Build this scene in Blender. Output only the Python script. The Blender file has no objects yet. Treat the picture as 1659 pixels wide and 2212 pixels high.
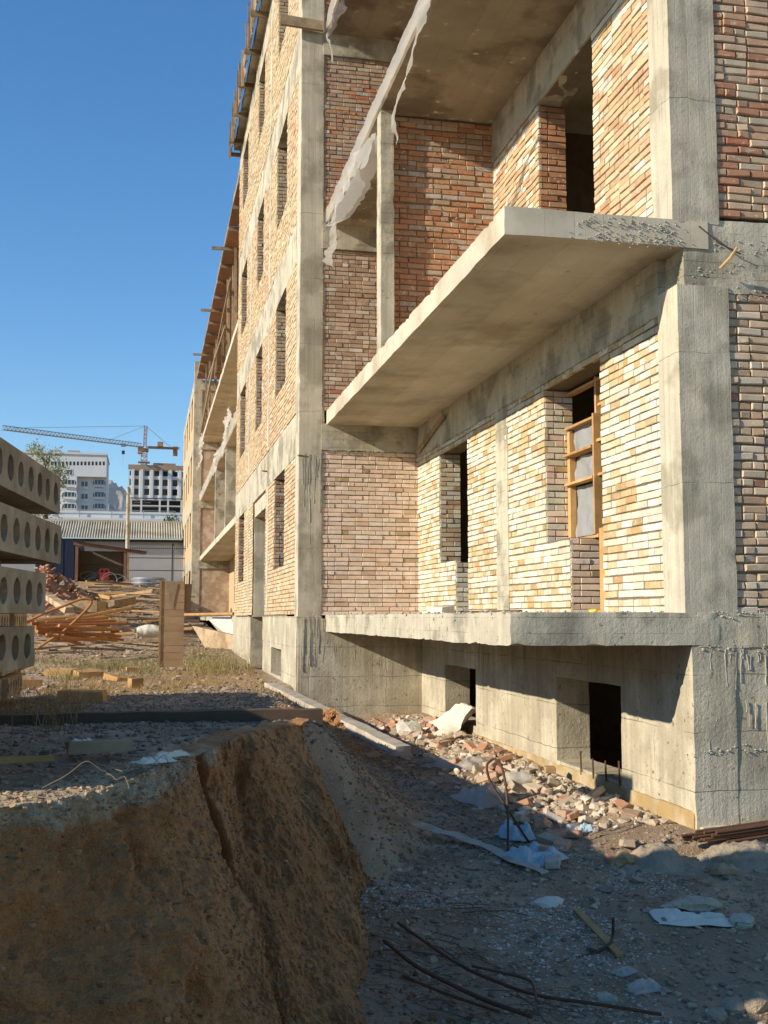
import bpy, math, random
import numpy as np
from mathutils import Vector, Matrix, Euler

random.seed(7)
RNG = np.random.default_rng(7)
R = math.radians
S = bpy.context.scene
COL = S.collection

# ------------------------------------------------------------------ camera
FPX, IW, IH = 2400.0, 1659.0, 2212.0
PITCH = math.atan(228 / FPX)
YAW = math.atan(512 * math.cos(PITCH) / FPX)
cam_d = bpy.data.cameras.new('camera')
cam = bpy.data.objects.new('camera', cam_d)
COL.objects.link(cam)
cam.location = (0, 0, 0)
cam.rotation_euler = (math.pi / 2 + PITCH, 0, -YAW)
cam_d.sensor_fit = 'HORIZONTAL'
cam_d.sensor_width = 36.0
cam_d.lens = FPX / IW * 36.0
cam_d.clip_start = 0.05
cam_d.clip_end = 30000
S.camera = cam

# ------------------------------------------------------------------ world, sun, exposure
SUN = Vector((-1.0, -0.25, 0.432)).normalized()      # towards the sun
W = bpy.data.worlds.new('World')
S.world = W
W.use_nodes = True
wn = W.node_tree.nodes
wl = W.node_tree.links
wn.clear()
sky = wn.new('ShaderNodeTexSky')
sky.sky_type = 'NISHITA'
sky.sun_disc = False
sky.sun_elevation = math.asin(SUN.z)
sky.sun_rotation = math.atan2(SUN.x, SUN.y)
sky.altitude = 1000
sky.air_density = 1.2
sky.dust_density = 0.0
sky.ozone_density = 4.0
bg = wn.new('ShaderNodeBackground')
bg.inputs[1].default_value = 0.118
wo = wn.new('ShaderNodeOutputWorld')
hs_ = wn.new('ShaderNodeHueSaturation')
hs_.inputs['Saturation'].default_value = 1.24
wl.new(sky.outputs[0], hs_.inputs['Color'])
wl.new(hs_.outputs[0], bg.inputs[0])
wl.new(bg.outputs[0], wo.inputs[0])
sl = bpy.data.lights.new('sun', 'SUN')
sl.energy = 4.5
sl.angle = R(0.53)
sl.color = (1.0, 0.91, 0.75)
so = bpy.data.objects.new('sun', sl)
COL.objects.link(so)
so.rotation_euler = SUN.to_track_quat('Z', 'Y').to_euler()
so.location = (-30, -10, 30)
S.view_settings.view_transform = 'Standard'
S.view_settings.look = 'None'
S.view_settings.gamma = 1
S.view_settings.exposure = 0.62
S.cycles.max_bounces = 6
S.cycles.diffuse_bounces = 4
S.cycles.transparent_max_bounces = 12

# ------------------------------------------------------------------ maths helpers
cp, sp, cy_, sy_ = math.cos(PITCH), math.sin(PITCH), math.cos(YAW), math.sin(YAW)
FW = np.array([sy_ * cp, cy_ * cp, sp])
RT = np.array([cy_, -sy_, 0.0])
UP = np.cross(RT, FW)


def ray(x, y):
    return FW + RT * (x - IW / 2) / FPX - UP * (y - IH / 2) / FPX


def atY(x, y, Y):
    d = ray(x, y)
    return d * Y / d[1]


def atX(x, y, X):
    d = ray(x, y)
    return d * X / d[0]


def atZ(x, y, Z):
    d = ray(x, y)
    return d * Z / d[2]


def _hash(ix, iy, iz, s):
    n = (ix * 73856093) ^ (iy * 19349663) ^ (iz * 83492791) ^ (s * 2654435)
    n &= 0xffffffff
    n = ((n ^ (n >> 13)) * 1274126177) & 0xffffffff
    n ^= n >> 16
    return (n & 0xffff) / 32767.5 - 1.0


def vnoise(p, seed=0):
    p = np.asarray(p, float)
    i = np.floor(p).astype(np.int64)
    f = p - i
    f = f * f * (3 - 2 * f)
    x, y, z = i[:, 0], i[:, 1], i[:, 2]
    a = f[:, 0]; b = f[:, 1]; c = f[:, 2]
    r = 0
    for dx in (0, 1):
        wx = a if dx else 1 - a
        for dy in (0, 1):
            wy = b if dy else 1 - b
            for dz in (0, 1):
                wz = c if dz else 1 - c
                r = r + _hash(x + dx, y + dy, z + dz, seed) * wx * wy * wz
    return r


def fbm(p, seed=0, oct=4):
    p = np.asarray(p, float)
    r = 0; a = 1.0; t = 0
    for o in range(oct):
        r = r + a * vnoise(p * (2 ** o) + o * 17.3, seed + o)
        t += a
        a *= 0.5
    return r / t


def f1(*a):
    return np.array(a, float).reshape(1, -1)


# ------------------------------------------------------------------ mesh collector
class G:
    def __init__(self):
        self.v = []; self.f = []; self.c = []; self.n = 0; self.hascol = False

    def add(self, v, f, col=None):
        v = np.asarray(v, float).reshape(-1, 3)
        f = np.asarray(f, np.int64)
        if f.ndim == 1:
            f = f.reshape(1, -1)
        self.v.append(v)
        self.f.append(f + self.n)
        if col is not None:
            self.hascol = True
            col = np.asarray(col, float)
            if col.ndim == 1:
                col = np.tile(col, (len(v), 1))
        else:
            col = np.ones((len(v), 3)) * 0.5
        self.c.append(col)
        self.n += len(v)
        return self

    BF = np.array([[0, 3, 2, 1], [4, 5, 6, 7], [0, 1, 5, 4], [1, 2, 6, 5], [2, 3, 7, 6], [3, 0, 4, 7]])

    def box(self, lo, hi, col=None, jit=0.0):
        x0, y0, z0 = lo; x1, y1, z1 = hi
        v = np.array([[x0, y0, z0], [x1, y0, z0], [x1, y1, z0], [x0, y1, z0],
                      [x0, y0, z1], [x1, y0, z1], [x1, y1, z1], [x0, y1, z1]], float)
        if jit:
            v = v + RNG.uniform(-jit, jit, v.shape)
        return self.add(v, self.BF, col)

    def obox(self, c, size, rot=None, col=None, jit=0.0):
        s = np.array(size) / 2
        v = np.array([[-1, -1, -1], [1, -1, -1], [1, 1, -1], [-1, 1, -1],
                      [-1, -1, 1], [1, -1, 1], [1, 1, 1], [-1, 1, 1]], float) * s
        if jit:
            v = v + RNG.uniform(-jit, jit, v.shape)
        if rot is not None:
            M = np.array(Euler(rot).to_matrix()) if not isinstance(rot, np.ndarray) else rot
            v = v @ M.T
        return self.add(v + np.array(c), self.BF, col)

    def beam(self, a, b, w, h, col=None, up=(0, 0, 1), jit=0.0):
        a = np.array(a, float); b = np.array(b, float)
        d = b - a; L = np.linalg.norm(d); d = d / L
        u = np.array(up, float)
        if abs(d @ u) > 0.98:
            u = np.array([1.0, 0, 0])
        s = np.cross(d, u); s /= np.linalg.norm(s)
        t = np.cross(s, d)
        M = np.stack([d, s, t], 1)
        return self.obox((a + b) / 2, (L, w, h), M, col, jit)

    def tube(self, pts, r, n=6, col=None, cap=True):
        pts = np.array(pts, float)
        m = len(pts)
        rr = np.ones(m) * r if np.isscalar(r) else np.array(r, float)
        T = np.gradient(pts, axis=0)
        T /= np.linalg.norm(T, axis=1)[:, None] + 1e-12
        u = np.array([0, 0, 1.0]) if abs(T[0][2]) < 0.9 else np.array([1.0, 0, 0])
        V = []
        for i in range(m):
            s = np.cross(T[i], u); s /= np.linalg.norm(s) + 1e-12
            u = np.cross(s, T[i])
            for k in range(n):
                a = 2 * math.pi * k / n
                V.append(pts[i] + rr[i] * (math.cos(a) * s + math.sin(a) * u))
        F = []
        for i in range(m - 1):
            for k in range(n):
                F.append([i * n + k, i * n + (k + 1) % n, (i + 1) * n + (k + 1) % n, (i + 1) * n + k])
        self.add(V, F, col)
        if cap:
            V = np.array(V)
            base = self.n
            self.add(np.concatenate([V[:n], V[-n:]]), [list(range(n))[::-1]], col)
            self.f.append(np.array([[base + n + k for k in range(n)]]))
        return self

    def grid(self, P, col=None, flip=False):
        """P (a,b,3) grid of points."""
        a, b = P.shape[:2]
        idx = np.arange(a * b).reshape(a, b)
        q = np.stack([idx[:-1, :-1], idx[1:, :-1], idx[1:, 1:], idx[:-1, 1:]], -1).reshape(-1, 4)
        if flip:
            q = q[:, ::-1]
        return self.add(P.reshape(-1, 3), q, col if col is None or np.ndim(col) == 1 else np.asarray(col).reshape(-1, 3))

    def verts(self):
        return np.concatenate(self.v)


def mesh(name, g, mat, off=(0, 0, 0), smooth=False):
    me = bpy.data.meshes.new(name)
    V = np.concatenate(g.v) - np.array(off, float)
    nl = sum(f.size for f in g.f)
    npoly = sum(len(f) for f in g.f)
    loops = np.concatenate([f.reshape(-1) for f in g.f])
    tot = np.concatenate([np.full(len(f), f.shape[1]) for f in g.f])
    start = np.concatenate([[0], np.cumsum(tot)[:-1]])
    me.vertices.add(len(V)); me.loops.add(nl); me.polygons.add(npoly)
    me.vertices.foreach_set('co', V.reshape(-1))
    me.loops.foreach_set('vertex_index', loops.astype(np.int32))
    me.polygons.foreach_set('loop_start', start.astype(np.int32))
    me.update(calc_edges=True)
    me.polygons.foreach_set('use_smooth', np.full(npoly, bool(smooth)))
    if g.hascol:
        ca = me.color_attributes.new('Col', 'FLOAT_COLOR', 'POINT')
        c = np.concatenate(g.c)
        ca.data.foreach_set('color', np.concatenate([c, np.ones((len(c), 1))], 1).reshape(-1))
    if mat is not None:
        me.materials.append(mat)
    return me


def wloc(o):
    p = Vector((0, 0, 0))
    while o is not None:
        p = p + Vector(o.location)
        o = o.parent
    return p


def part(name, g, mat, parent, smooth=False, label=None, kind=None, org=None):
    """A mesh that belongs to a thing (or to a part of one)."""
    w = np.array(wloc(parent))
    org = w if org is None else np.array(org, float)
    o = bpy.data.objects.new(name, mesh(name, g, mat, org, smooth))
    COL.objects.link(o)
    o.parent = parent
    o.location = Vector(org - w)
    if label: o['label'] = label
    if kind: o['kind'] = kind
    return o


def tag(o, label, cat, group=None):
    o['label'] = label; o['category'] = cat
    if group: o['group'] = group
    return o


def thing(name, label, cat, loc, group=None):
    o = bpy.data.objects.new(name, None)
    o.empty_display_size = 0.3
    COL.objects.link(o)
    o.location = Vector(loc)
    return tag(o, label, cat, group)


def solo(name, g, mat, label, cat, group=None, smooth=False, kind=None):
    """A thing that is one mesh, its origin at the middle of its base."""
    v = g.verts()
    lo, hi = v.min(0), v.max(0)
    org = np.array([(lo[0] + hi[0]) / 2, (lo[1] + hi[1]) / 2, lo[2]])
    o = bpy.data.objects.new(name, mesh(name, g, mat, org, smooth))
    COL.objects.link(o)
    o.location = Vector(org)
    if label: tag(o, label, cat, group)
    if kind: o['kind'] = kind
    return o


def structure(name, g, mat, smooth=False, parent=None):
    o = bpy.data.objects.new(name, mesh(name, g, mat, (0, 0, 0), smooth))
    COL.objects.link(o)
    if parent: o.parent = parent
    else: o['kind'] = 'structure'
    return o


# ------------------------------------------------------------------ materials
def mat(name, base=(0.5, 0.5, 0.5), attr=False, rough=0.9, var=0.2, vscale=3.0, tint=None, tscale=1.2, tedge=(0.45, 0.65),
        streak=0.0, sscale=(9, 9, 0.5), bump=0.3, bscale=30.0, bdist=0.01, metal=0.0, spec=0.3, fine=0.0, fscale=180.0,
        alpha=1.0, trans=0.0, speck=None, sthr=0.62, speckscale=40.0, stripe=None, emit=None, rnd=0.0, boards=None):
    m = bpy.data.materials.new(name)
    m.use_nodes = True
    nt = m.node_tree; n = nt.nodes; l = nt.links
    n.clear()
    out = n.new('ShaderNodeOutputMaterial')
    b = n.new('ShaderNodeBsdfPrincipled')
    b.inputs['Roughness'].default_value = rough
    b.inputs['Metallic'].default_value = metal
    b.inputs['Specular IOR Level'].default_value = spec
    geo = n.new('ShaderNodeNewGeometry')
    pos = geo.outputs['Position']

    def noise(scale, detail=4, rough_=0.6, vec=None):
        t = n.new('ShaderNodeTexNoise')
        t.inputs['Scale'].default_value = scale
        t.inputs['Detail'].default_value = detail
        t.inputs['Roughness'].default_value = rough_
        l.new(vec or pos, t.inputs['Vector'])
        return t.outputs['Fac']

    def math_(op, a, b_=None, clamp=False):
        t = n.new('ShaderNodeMath'); t.operation = op; t.use_clamp = clamp
        for i, x in enumerate((a, b_)):
            if x is None: continue
            if isinstance(x, (int, float)): t.inputs[i].default_value = x
            else: l.new(x, t.inputs[i])
        return t.outputs[0]

    def mixc(fac, a, b_, bt='MIX'):
        t = n.new('ShaderNodeMix'); t.data_type = 'RGBA'; t.blend_type = bt
        ins = [i for i in t.inputs if i.enabled] if False else t.inputs
        if isinstance(fac, (int, float)): t.inputs[0].default_value = fac
        else: l.new(fac, t.inputs[0])
        for i, x in ((6, a), (7, b_)):
            if isinstance(x, tuple): t.inputs[i].default_value = (*x, 1)
            else: l.new(x, t.inputs[i])
        return t.outputs[2]

    def ramp(x, lo, hi):
        t = n.new('ShaderNodeMapRange')
        t.inputs[1].default_value = lo; t.inputs[2].default_value = hi
        t.interpolation_type = 'SMOOTHSTEP'
        l.new(x, t.inputs[0])
        return t.outputs[0]

    def mapping(sc):
        t = n.new('ShaderNodeMapping'); t.inputs['Scale'].default_value = sc
        l.new(pos, t.inputs['Vector'])
        return t.outputs[0]

    if attr:
        a = n.new('ShaderNodeVertexColor'); a.layer_name = 'Col'
        c = a.outputs[0]
    else:
        t = n.new('ShaderNodeRGB'); t.outputs[0].default_value = (*base, 1)
        c = t.outputs[0]
    if tint is not None:
        c = mixc(ramp(noise(tscale, 4), *tedge), c, tint)
    if speck is not None:
        c = mixc(ramp(noise(speckscale, 3, 0.7), sthr, sthr + 0.06), c, speck)
    if stripe is not None:
        sc, colr, lo, hi = stripe
        c = mixc(ramp(noise(1.0, 2, 0.5, mapping(sc)), lo, hi), c, colr)
    vs = noise(vscale, 4, 0.65)
    val = math_('ADD', math_('MULTIPLY', math_('SUBTRACT', vs, 0.5), 2 * var * 1.6), 1.0)
    if streak:
        st = noise(1.0, 4, 0.6, mapping(sscale))
        val = math_('MULTIPLY', val, math_('ADD', math_('MULTIPLY', math_('SUBTRACT', st, 0.5), 3 * streak), 1.0))
    if fine:
        fn = noise(fscale, 3, 0.7)
        val = math_('MULTIPLY', val, math_('ADD', math_('MULTIPLY', math_('SUBTRACT', fn, 0.5), 3 * fine), 1.0))
    if rnd:
        oi = n.new('ShaderNodeObjectInfo')
        val = math_('MULTIPLY', val, math_('ADD', math_('MULTIPLY', oi.outputs['Random'], 2 * rnd), 1.0 - rnd))
    bl = None
    if boards:
        sep = n.new('ShaderNodeSeparateXYZ'); l.new(pos, sep.inputs[0])
        warp = math_('MULTIPLY', math_('SUBTRACT', noise(2.2, 2), 0.5), 0.10)
        for (axis, sp, wd, dark, tone) in boards:
            q = math_('ADD', math_('DIVIDE', sep.outputs[axis], sp), warp)
            ln_ = ramp(math_('ABSOLUTE', math_('SUBTRACT', math_('FRACT', q), 0.5)), 0.5 - wd, 0.5)
            ln_ = math_('MULTIPLY', ln_, ramp(noise(1.7, 3), 0.36, 0.60))
            val = math_('MULTIPLY', val, math_('SUBTRACT', 1.0, math_('MULTIPLY', ln_, dark)))
            if tone:
                wn_ = n.new('ShaderNodeTexWhiteNoise'); wn_.noise_dimensions = '1D'
                l.new(math_('FLOOR', q), wn_.inputs['W'])
                val = math_('MULTIPLY', val, math_('ADD', math_('MULTIPLY', math_('SUBTRACT', wn_.outputs[0], 0.5), tone), 1.0))
            bl = ln_ if bl is None else math_('ADD', bl, ln_)
    cmb = n.new('ShaderNodeCombineColor')
    for i in range(3): l.new(val, cmb.inputs[i])
    c = mixc(1.0, c, cmb.outputs[0], 'MULTIPLY')
    l.new(c, b.inputs['Base Color'])
    if bump:
        h = noise(bscale, 4, 0.7)
        if streak:
            h = math_('ADD', h, math_('MULTIPLY', noise(1.0, 3, 0.6, mapping((sscale[0] * 3, sscale[1] * 3, sscale[2] * 2))), 0.35))
        if fine:
            h = math_('ADD', h, math_('MULTIPLY', noise(fscale, 2, 0.7), 0.35))
        if bl is not None:
            h = math_('SUBTRACT', h, math_('MULTIPLY', bl, 0.9))
        bp = n.new('ShaderNodeBump')
        bp.inputs['Strength'].default_value = bump
        bp.inputs['Distance'].default_value = bdist
        l.new(h, bp.inputs['Height'])
        l.new(bp.outputs[0], b.inputs['Normal'])
    if emit:
        b.inputs['Emission Color'].default_value = (*emit[0], 1)
        b.inputs['Emission Strength'].default_value = emit[1]
    res = b.outputs[0]
    if trans:
        tr = n.new('ShaderNodeBsdfTranslucent')
        l.new(c, tr.inputs[0])
        mx = n.new('ShaderNodeMixShader'); mx.inputs[0].default_value = trans
        l.new(res, mx.inputs[1]); l.new(tr.outputs[0], mx.inputs[2])
        res = mx.outputs[0]
    if alpha < 1:
        tp = n.new('ShaderNodeBsdfTransparent')
        mx = n.new('ShaderNodeMixShader'); mx.inputs[0].default_value = alpha
        l.new(tp.outputs[0], mx.inputs[1]); l.new(res, mx.inputs[2])
        res = mx.outputs[0]
    l.new(res, out.inputs[0])
    return m


M = {}
M['conc'] = mat('concrete', (0.49, 0.43, 0.315), var=0.26, vscale=2.2, streak=0.20, tint=(0.30, 0.265, 0.19), tscale=1.7, tedge=(0.47, 0.62), bump=0.6, bscale=24, bdist=0.012, fine=0.16, fscale=120, speck=(0.20, 0.17, 0.12), sthr=0.64, speckscale=14,
                boards=((2, 0.145, 0.03, 0.35, 0.07), (1, 1.35, 0.006, 0.3, 0.06)))
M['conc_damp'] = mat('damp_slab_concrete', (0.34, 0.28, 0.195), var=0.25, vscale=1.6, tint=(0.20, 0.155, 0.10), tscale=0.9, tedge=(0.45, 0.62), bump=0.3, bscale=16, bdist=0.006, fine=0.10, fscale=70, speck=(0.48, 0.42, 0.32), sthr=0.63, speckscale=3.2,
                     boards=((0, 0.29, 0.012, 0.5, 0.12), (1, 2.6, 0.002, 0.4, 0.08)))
M['conc_slab'] = mat('slab_concrete', (0.55, 0.475, 0.35), var=0.15, vscale=1.4, tint=(0.39, 0.32, 0.215), tscale=1.1, tedge=(0.46, 0.72), bump=0.25, bscale=16, bdist=0.006, fine=0.08, fscale=70, speck=(0.24, 0.19, 0.13), sthr=0.67, speckscale=9,
                     boards=((0, 0.29, 0.012, 0.55, 0.12), (1, 2.6, 0.002, 0.4, 0.08)))
M['conc_col'] = mat('column_concrete', (0.51, 0.445, 0.33), var=0.2, vscale=2.0, streak=0.24, sscale=(14, 14, 0.45), tint=(0.35, 0.305, 0.215), tscale=1.6, tedge=(0.46, 0.62), bump=0.55, bscale=30, bdist=0.009, fine=0.16, fscale=110, speck=(0.24, 0.205, 0.145), sthr=0.66, speckscale=30,
                    boards=((0, 0.115, 0.035, 0.35, 0.13), (1, 0.115, 0.035, 0.28, 0.10), (2, 1.23, 0.006, 0.45, 0.06)))
M['conc_base'] = mat('plinth_concrete', (0.43, 0.37, 0.262), var=0.24, vscale=1.8, streak=0.26, sscale=(11, 11, 0.6), tint=(0.54, 0.475, 0.35), tscale=1.5, bump=0.7, bscale=26, bdist=0.013, fine=0.18, fscale=90, speck=(0.22, 0.185, 0.125), sthr=0.62, speckscale=15,
                     boards=((2, 0.52, 0.014, 0.50, 0.14), (1, 1.27, 0.006, 0.35, 0.0), (0, 1.4, 0.006, 0.35, 0.0)))
M['conc_foot'] = mat('footing_concrete', (0.40, 0.275, 0.125), var=0.2, vscale=2.5, tint=(0.46, 0.37, 0.24), tscale=2.6, bump=0.7, bscale=24, bdist=0.015, fine=0.15, fscale=90)
M['precast'] = mat('precast_concrete', (0.47, 0.335, 0.195), var=0.30, vscale=3.5, tint=(0.31, 0.21, 0.12), tscale=2.0, bump=0.5, bscale=40, bdist=0.008, fine=0.12, fscale=150)
M['brick'] = mat('brick', attr=True, var=0.22, vscale=6, bump=0.6, bscale=60, bdist=0.006, fine=0.10, fscale=160, speck=(0.56, 0.47, 0.35), sthr=0.60, speckscale=14)
M['brick_far'] = None
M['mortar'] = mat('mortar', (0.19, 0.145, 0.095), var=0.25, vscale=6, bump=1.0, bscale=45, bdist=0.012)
M['drip'] = mat('mortar_drip', (0.42, 0.385, 0.30), var=0.15, vscale=8, bump=0.5, bscale=60, bdist=0.006)
M['timber'] = mat('old_timber', (0.30, 0.215, 0.13), var=0.25, vscale=5, streak=0.0, bump=0.4, bscale=50, bdist=0.004, tint=(0.21, 0.15, 0.09), tscale=4, rnd=0.25)
M['timber_new'] = mat('sawn_timber', (0.50, 0.29, 0.115), var=0.16, vscale=6, bump=0.3, bscale=50, bdist=0.003, tint=(0.42, 0.235, 0.09), tscale=5, rnd=0.2)
M['ply'] = mat('formwork_boards', (0.25, 0.13, 0.075), var=0.25, vscale=2.5, bump=0.2, rnd=0.2)
M['rebar'] = mat('rusty_steel', (0.13, 0.065, 0.035), var=0.3, vscale=20, rough=0.8, bump=0.5, bscale=120, bdist=0.003, metal=0.2)
M['pipe'] = mat('rusty_pipe', (0.37, 0.155, 0.05), var=0.3, vscale=10, rough=0.75, bump=0.3, bscale=90, bdist=0.002, metal=0.15, rnd=0.25)
M['film'] = mat('plastic_film', (0.72, 0.68, 0.60), var=0.06, vscale=5, rough=0.45, bump=0.4, bscale=9, bdist=0.02, trans=0.45, spec=0.5, alpha=0.66)
M['film_thin'] = mat('thin_film', (0.80, 0.80, 0.78), var=0.05, vscale=5, rough=0.25, bump=0.6, bscale=10, bdist=0.03, trans=0.3, spec=0.6, alpha=0.55)
M['sack'] = mat('woven_sack', (0.68, 0.62, 0.50), var=0.10, vscale=6, rough=0.8, bump=0.35, bscale=10, bdist=0.02, fine=0.05, fscale=220)
M['bluefilm'] = mat('blue_film', (0.46, 0.58, 0.61), var=0.1, vscale=9, rough=0.4, bump=0.6, bscale=14, bdist=0.02, trans=0.25)
M['soil'] = mat('cut_earth', attr=True, var=0.20, vscale=2.6, bump=1.0, bscale=34, bdist=0.04, fine=0.22, fscale=95, speck=(0.30, 0.235, 0.16), sthr=0.66, speckscale=60)
M['ground'] = mat('site_ground', (0.34, 0.235, 0.145), var=0.34, vscale=2.0, tint=(0.45, 0.325, 0.21), tscale=0.5, bump=1.0, bscale=30, bdist=0.03, fine=0.25, fscale=70, speck=(0.42, 0.36, 0.28), sthr=0.63, speckscale=22)
M['stone'] = mat('stones', attr=True, var=0.2, vscale=8, bump=0.5, bscale=50, bdist=0.008)
M['weed'] = mat('weeds', attr=True, var=0.15, vscale=5, bump=0, trans=0.35, rough=0.8)
M['rubble_white'] = mat('plaster_lump', (0.62, 0.57, 0.47), var=0.15, vscale=7, bump=0.8, bscale=26, bdist=0.02)
M['panel'] = mat('panel_wall', (0.62, 0.615, 0.59), var=0.08, vscale=0.15, streak=0.05, sscale=(0.5, 0.5, 0.05), bump=0)
M['panel2'] = mat('frame_wall', (0.60, 0.585, 0.55), var=0.10, vscale=0.2, bump=0)
M['claybrick'] = mat('clay_block', (0.33, 0.22, 0.15), var=0.15, vscale=0.6, bump=0)
M['glass'] = mat('window_glass', (0.06, 0.075, 0.085), var=0.1, rough=0.15, bump=0, spec=0.6)
M['dark'] = mat('dark_void', (0.03, 0.028, 0.025), var=0.1, bump=0)
M['white'] = mat('white_frame', (0.7, 0.7, 0.68), var=0.05, bump=0)
M['roof'] = mat('asbestos_roof', (0.46, 0.42, 0.33), var=0.2, vscale=0.8, bump=0.2, bscale=8, tint=(0.32, 0.29, 0.22), tscale=0.5)
M['render'] = mat('grey_render', (0.34, 0.345, 0.36), var=0.12, vscale=0.4, bump=0.2, bscale=5)
M['blue'] = mat('blue_metal', (0.012, 0.018, 0.045), var=0.15, vscale=1, rough=0.5, bump=0)
M['shedrust'] = mat('rusty_shed', (0.19, 0.095, 0.055), var=0.25, vscale=2, rough=0.8, bump=0)
M['shedin'] = mat('shed_sheet', (0.16, 0.135, 0.10), var=0.2, vscale=1, rough=0.8, bump=0)
M['red'] = mat('red_plastic', (0.60, 0.06, 0.025), var=0.06, rough=0.4, bump=0)
M['galv'] = mat('galvanised', (0.36, 0.38, 0.40), var=0.12, vscale=2, rough=0.5, bump=0, metal=0.3)
M['crane'] = mat('crane_paint', (0.42, 0.20, 0.09), var=0.15, vscale=0.3, rough=0.6, bump=0)
M['crane_grey'] = mat('crane_steel', (0.34, 0.32, 0.29), var=0.1, rough=0.6, bump=0)
M['mount'] = mat('mountain_rock', (0.22, 0.19, 0.16), var=0.3, vscale=0.03, bump=0, tint=(0.33, 0.26, 0.22), tscale=0.012)
M['bark'] = mat('bark', (0.12, 0.09, 0.06), var=0.2, vscale=6, bump=0.4)
M['yellow'] = mat('yellow_label', (0.75, 0.52, 0.03), var=0.05, bump=0)
M['panelboard'] = mat('scored_board', (0.34, 0.215, 0.115), var=0.14, vscale=6, bump=0.3, bscale=40, bdist=0.004, tint=(0.28, 0.17, 0.09), tscale=3, rnd=0.08)
# ------------------------------------------------------------------ terrain
B_Y = [-20, 3, 8, 11, 14, 20, 28, 36, 45, 58, 70, 86, 120, 300, 9000]
B_Z = [-0.68, -0.70, -0.80, -0.92, -1.03, -1.24, -1.18, -1.0, -0.15, 1.0, 2.15, 2.8, 3.0, 3.0, 3.0]
P_Y = [-20, 3, 6, 9, 12, 16, 19.6, 24]
P_Z = [-2.5, -2.45, -2.2, -1.98, -1.95, -1.85, -1.76, -1.5]
XE_Y = [-20, 2.4, 3.6, 4.46, 4.8, 5.69, 6.95, 8.1, 8.65, 10.9, 14, 17, 19.0, 19.7, 20.2, 9000]
XE_X = [-3.0, -2.0, -1.0, -0.53, -0.20, 0.04, 0.46, 0.80, 1.22, 1.40, 1.5, 1.7, 1.95, 2.3, 2.9, 3.0]
XW_Y = [-20, 8.0, 8.8, 10, 12, 17, 19.5, 20.2, 9000]
XW_W = [0.42, 0.42, 0.9, 1.3, 1.5, 1.5, 1.0, 0.6, 0.6]


def gz(X, Y, noise=True):
    X = np.asarray(X, float); Y = np.asarray(Y, float)
    B = np.interp(Y, B_Y, B_Z)
    w = np.clip((X - 0.2) / 2.0, 0, 1); w = w * w * (3 - 2 * w)
    low = np.interp(Y, [0, 20, 36, 60, 70, 95], [9, 9, -1.0, -0.2, 0.35, 2.5])
    B = B * (1 - w) + np.minimum(B, low) * w
    P = np.interp(Y, P_Y, P_Z)
    P = P + 0.10 * np.exp(-((X - 4.6) ** 2) / 0.5) * (Y > 9) * (Y < 19.6)
    xe = np.interp(Y, XE_Y, XE_X) - 0.30 * np.clip((9.0 - Y) / 0.8, 0, 1)
    xw = np.interp(Y, XW_Y, XW_W)
    t = np.clip((X - xe) / xw, 0, 1)
    s = t * t * (3 - 2 * t)
    z = B * (1 - s) + P * s
    if noise:
        p = np.stack([X, Y, X * 0], -1).reshape(-1, 3)
        far = np.clip((Y.reshape(-1) - 26) / 20, 0, 1)
        a = 0.030 + 0.10 * far
        z = z + (a * fbm(p * 0.9, 3, 3) + 0.022 * fbm(p * 4.5, 5, 3)).reshape(z.shape) * (np.abs(Y) < 200)
    return z


def gz1(x, y):
    return float(gz(np.array([x]), np.array([y]))[0])


xs = np.concatenate([-8 - np.geomspace(1, 4000, 34)[::-1], np.arange(-8, -1.5, 0.25), np.arange(-1.5, 5.6, 0.045), np.arange(5.6, 12, 0.3), 12 + np.geomspace(1, 4000, 34)])
ys = np.concatenate([-6 - np.geomspace(1, 2000, 16)[::-1], np.arange(-6, 3.5, 0.4), np.arange(3.5, 20.6, 0.045), np.arange(20.6, 50, 0.25), np.arange(50, 95, 0.6), 95 + np.geomspace(1, 6000, 30)])
XX, YY = np.meshgrid(xs, ys, indexing='ij')
g = G(); g.grid(np.stack([XX, YY, gz(XX, YY)], -1))
structure('ground', g, M['ground'], smooth=True)

# cut end of the earth bank, facing the pit
crest = np.array([(-2.6, 1.6), (-1.9, 2.5), (-1.0, 3.6), (-0.53, 4.46), (-0.20, 4.85), (0.04, 5.60), (0.34, 6.45), (0.48, 7.0), (0.60, 7.45), (0.92, 8.15), (1.20, 8.55), (1.34, 9.2), (1.42, 10.2), (1.5, 11.5)])
basep = np.array([(-2.0, 1.2), (-1.4, 2.2), (-0.42, 3.2), (0.08, 4.0), (0.36, 4.35), (0.62, 4.85), (0.80, 5.25), (0.86, 5.55), (1.04, 5.65), (1.32, 5.9), (1.50, 6.5), (1.58, 7.6), (1.78, 9.2), (1.9, 11.0)])
sl_ = np.concatenate([[0], np.cumsum(np.linalg.norm(np.diff(crest, axis=0), axis=1))])
ns, nt_ = 880, 220
su = np.linspace(0, sl_[-1], ns)
sm_ = lambda v: np.convolve(np.pad(v, 10, 'edge'), np.ones(21) / 21, 'valid')
px_, py_ = [sm_(np.interp(su, sl_, crest[:, i])) for i in (0, 1)]
qx_, qy_ = [sm_(np.interp(su, sl_, basep[:, i])) for i in (0, 1)]
ox, oy = qx_ - px_, qy_ - py_
ln = np.hypot(ox, oy); nx_, ny_ = ox / ln, oy / ln
tt = np.concatenate([np.linspace(-0.3, 0, 22)[:-1], np.linspace(0, 1, nt_ - 21)])
U_, T_ = np.meshgrid(np.arange(ns), tt, indexing='ij')
Ui = U_.astype(int)
sU = su[Ui]
fade = np.clip((sl_[-1] - sU) / 2.4, 0, 1)
Tp = np.clip(T_, 0, 1)
Bz = np.interp(py_, B_Y, B_Z)[Ui]
fr_ = np.where(T_ < 0, T_ * 1.1, Tp ** 1.15)
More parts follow.
